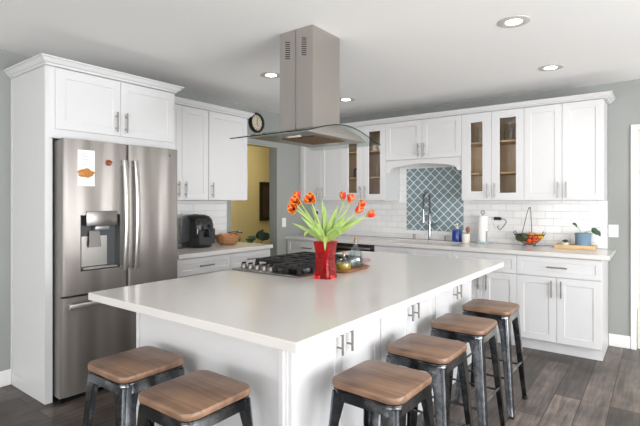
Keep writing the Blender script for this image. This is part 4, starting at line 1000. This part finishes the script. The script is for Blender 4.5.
FR = [('avocado', -.095, -.012, .082, .040, 'avocado', 'dark green avocado at the outer end of the wire basket'), ('avocado', -.040, .045, .080, .040, 'avocado', 'dark green avocado behind another in the wire basket'), ('avocado', -.045, -.036, .098, .038, 'avocado', 'dark green avocado on top at the front of the wire basket'),
      ('tomato', .010, -.03, .054, .036, 'tomato', 'red tomato low in the middle of the wire basket'), ('orange', .045, .035, .078, .040, 'orange', 'orange at the back of the wire basket'), ('tomato', .070, -.030, .078, .036, 'tomato', 'red tomato at the front of the wire basket beside the lemon'),
      ('lemon', .110, .012, .100, .032, 'lemon', 'yellow lemon at the end of the wire basket'), ('orange', .026, -.016, .112, .034, 'orange', 'orange topmost on the pile in the wire basket')]
for nm_, dx, dy, dz, r, m_, lab in FR:
    sc = (1.15, .9, .95) if nm_ in ('avocado', 'lemon') else (1, 1, .92)
    tag(build(nm_, MB().ball((BX+dx*.88, BY+dy*.9, CT+dz), r, sc, 18, 12), M[m_], smooth=True), lab, 'fruit', None)
# black stand seen behind the tulips
KX, KYy = .37, -.30
t = thing('kitchen_stand', 'low black stand with an upright handle, mostly hidden behind the tulips', 'stand', (KX, KYy, CT))
mb = MB(); mb.lathe([(.08, .0006), (.09, .004), (.16, .020), (.185, .032), (.18, .036), (.10, .014), (.02, .012)], (KX, KYy, CT), 32); build('dish', mb, M['blackp'], t, smooth=True)
mb = MB(); mb.tube([(KX-.12, KYy, CT+.022), (KX-.12, KYy, CT+.27), (KX-.115, KYy, CT+.305)], .006, 8); mb.ball((KX-.115, KYy, CT+.30), .022, (1, 1, 1.2)); build('post', mb, M['blackp'], t, smooth=True)
# bamboo tray with pots
t = thing('serving_tray', 'light bamboo tray under two potted plants on the sink counter', 'tray', (3.25, -.13, CT))
mb = MB(); x0, x1, y0, y1 = 3.08, 3.42, -.205, -.055
mb.box(x0, x1, y0, y1, CT+.0006, CT+.010, .002)
for a in ((x0, x1, y0, y0+.012), (x0, x1, y1-.012, y1), (x0, x0+.012, y0+.012, y1-.012), (x1-.012, x1, y0+.012, y1-.012)): mb.box(*a, CT+.010, CT+.036, .002)
build('board', mb, M['bamboo'], t)
t = thing('potted_plant', 'sparse trailing plant in a blue-grey glazed pot on the bamboo tray', 'plant', (3.315, -.13, CT+.0105))
px, py, pz = 3.315, -.130, CT+.0105
build('pot', MB().lathe([(.058, 0), (.066, .004), (.069, .128), (.072, .133), (.072, .140), (.064, .140), (.062, .125)], (px, py, pz), 32), M['potblue'], t, smooth=True)
build('soil', MB().lathe([(.0615, .110), (.0615, .1245)], (px, py, pz), 24), M['soil'], t)
for k, (e_, w_, sd_) in enumerate([((-.090, -.01, .225), .010, 0), ((.072, -.045, .165), .030, 1), ((.098, -.02, .150), .022, 1)]):
    b0 = Vector((px, py, pz+.12)); e1 = Vector((px+e_[0], py+e_[1], pz+e_[2])); sp_ = bez(b0, b0+Vector((e_[0]*.2, 0, .04)), b0.lerp(e1, .6)+Vector((0, 0, .02)), e1, 7)
    s_ = build('stem', MB().tube([tuple(p) for p in sp_], .002, 5), M['leaf'], t, smooth=True)
    mb = MB(); lp = bez(e1, e1+Vector((.02, 0, .015)), e1+Vector((.035, -.005, -.01)), e1+Vector((.045, -.008, -.035)), 6); leafblade(mb, lp, w_, .2, side=-fd)
    o = build('leaf', mb, M['darkleaf'], s_, smooth=True); o.modifiers.new('s', 'SOLIDIFY').thickness = .0012
t = thing('potted_plant', 'tiny succulent in a small white pot on the bamboo tray', 'plant', (3.165, -.135, CT+.0105))
px, py = 3.165, -.135
build('pot', MB().lathe([(.028, 0), (.033, .004), (.037, .045), (.033, .045), (.031, .038)], (px, py, pz), 22), M['cream'], t, smooth=True)
mb = MB()
for k in range(12):
    a = 2*PI*k/12*1.7; r_ = .008+.018*(k/12); b0 = Vector((px, py, pz+.04)); e1 = Vector((px+r_*math.cos(a)*1.2, py+r_*math.sin(a)*1.2, pz+.075-.015*k/12)); leafblade(mb, bez(b0, b0+Vector((0, 0, .01)), e1, e1, 5), .008, .3, side=Vector((.3, .9, .1)))
o = build('succulent_leaves', mb, M['darkleaf'], t, smooth=True); o.modifiers.new('s', 'SOLIDIFY').thickness = .003

# ================================================================== DISHES IN THE GLASS CABINETS
def mug(x, y, z, lab, m='cream'):
    t = thing('mug', lab, 'mug', (x, y, z), 'mugs in the glass cabinet')
    build('cup', MB().lathe([(.026, .0006), (.034, .003), (.036, .075), (.032, .075), (.030, .008)], (x, y, z), 18), M[m], t, smooth=True)
    build('handle', MB().tube([(x+.034, y, z+.06), (x+.055, y, z+.055), (x+.055, y, z+.025), (x+.034, y, z+.018)], .004, 6), M[m], t, smooth=True)
z2, z1, z0 = 1.984, 1.664, 1.3963
mug(1.075, -.20, z2, 'cream mug on the top shelf of the cabinet beside the hood, nearest the hood'); mug(1.165, -.20, z2, 'cream mug in the middle of the top shelf beside the hood'); mug(1.245, -.21, z2, 'cream mug at the far end of the top shelf beside the hood')
def jar(x, y, z, lab, m, h=.12):
    t = thing('storage_jar', lab, 'jar', (x, y, z)); build('jar', MB().lathe([(.03, .0006), (.036, .004), (.036, h*.8), (.028, h*.86)], (x, y, z), 18), M[m], t, smooth=True); build('lid', MB().lathe([(.031, h*.865), (.031, h), (.02, h+.002)], (x, y, z), 18), M['dark'], t, smooth=True)
jar(.815, -.20, z1, 'dark storage jar with black lid on the middle shelf beside the hood', 'grey'); jar(.90, -.20, z1, 'storage jar with black lid on the middle shelf, next to a darker jar', 'midgrey')
def tumbler(x, y, z, lab, h=.12, r=.034, grp='glasses in the glass cabinets'):
    tag(build('drinking_glass', MB().lathe([(r*.8, .0006), (r*.82, .003), (r, h), (r-.002, h), (r*.8-.002, .008)], (x, y, z), 18), M['glass'], smooth=True), lab, 'glass', grp)
tumbler(1.12, -.20, z1, 'clear tumbler on the middle shelf of the cabinet beside the hood', .15); tumbler(1.21, -.20, z1, 'wide clear tumbler on the middle shelf of the cabinet beside the hood', .12, .038)
tumbler(2.37, -.2, z2, 'tall clear glass on the top shelf of the cabinet over the paper towels', .17); tumbler(2.46, -.2, z2, 'second tall clear glass on the top shelf of the cabinet over the paper towels', .17)
tumbler(2.63, -.2, z0, 'small clear glass on the bottom shelf above the paper towels', .07, .03); tumbler(2.71, -.2, z0, 'small clear glass on the bottom shelf, nearer the cabinet end', .07, .03); tumbler(2.67, -.12, z0, 'small clear glass at the back of the bottom shelf', .07, .03)
t = thing('glass_pitcher', 'clear glass pitcher on the top shelf of the cabinet over the paper towels', 'pitcher', (2.67, -.18, z2))
build('jug', MB().lathe([(.05, .0006), (.06, .004), (.065, .08), (.05, .15), (.055, .18), (.052, .18), (.046, .15), (.061, .08), (.056, .008)], (2.67, -.18, z2), 22), M['glass'], t, smooth=True)
build('handle', MB().tube([(2.72, -.19, z2+.16), (2.76, -.20, z2+.15), (2.765, -.20, z2+.08), (2.735, -.19, z2+.06)], .006, 8), M['glass'], t, smooth=True)
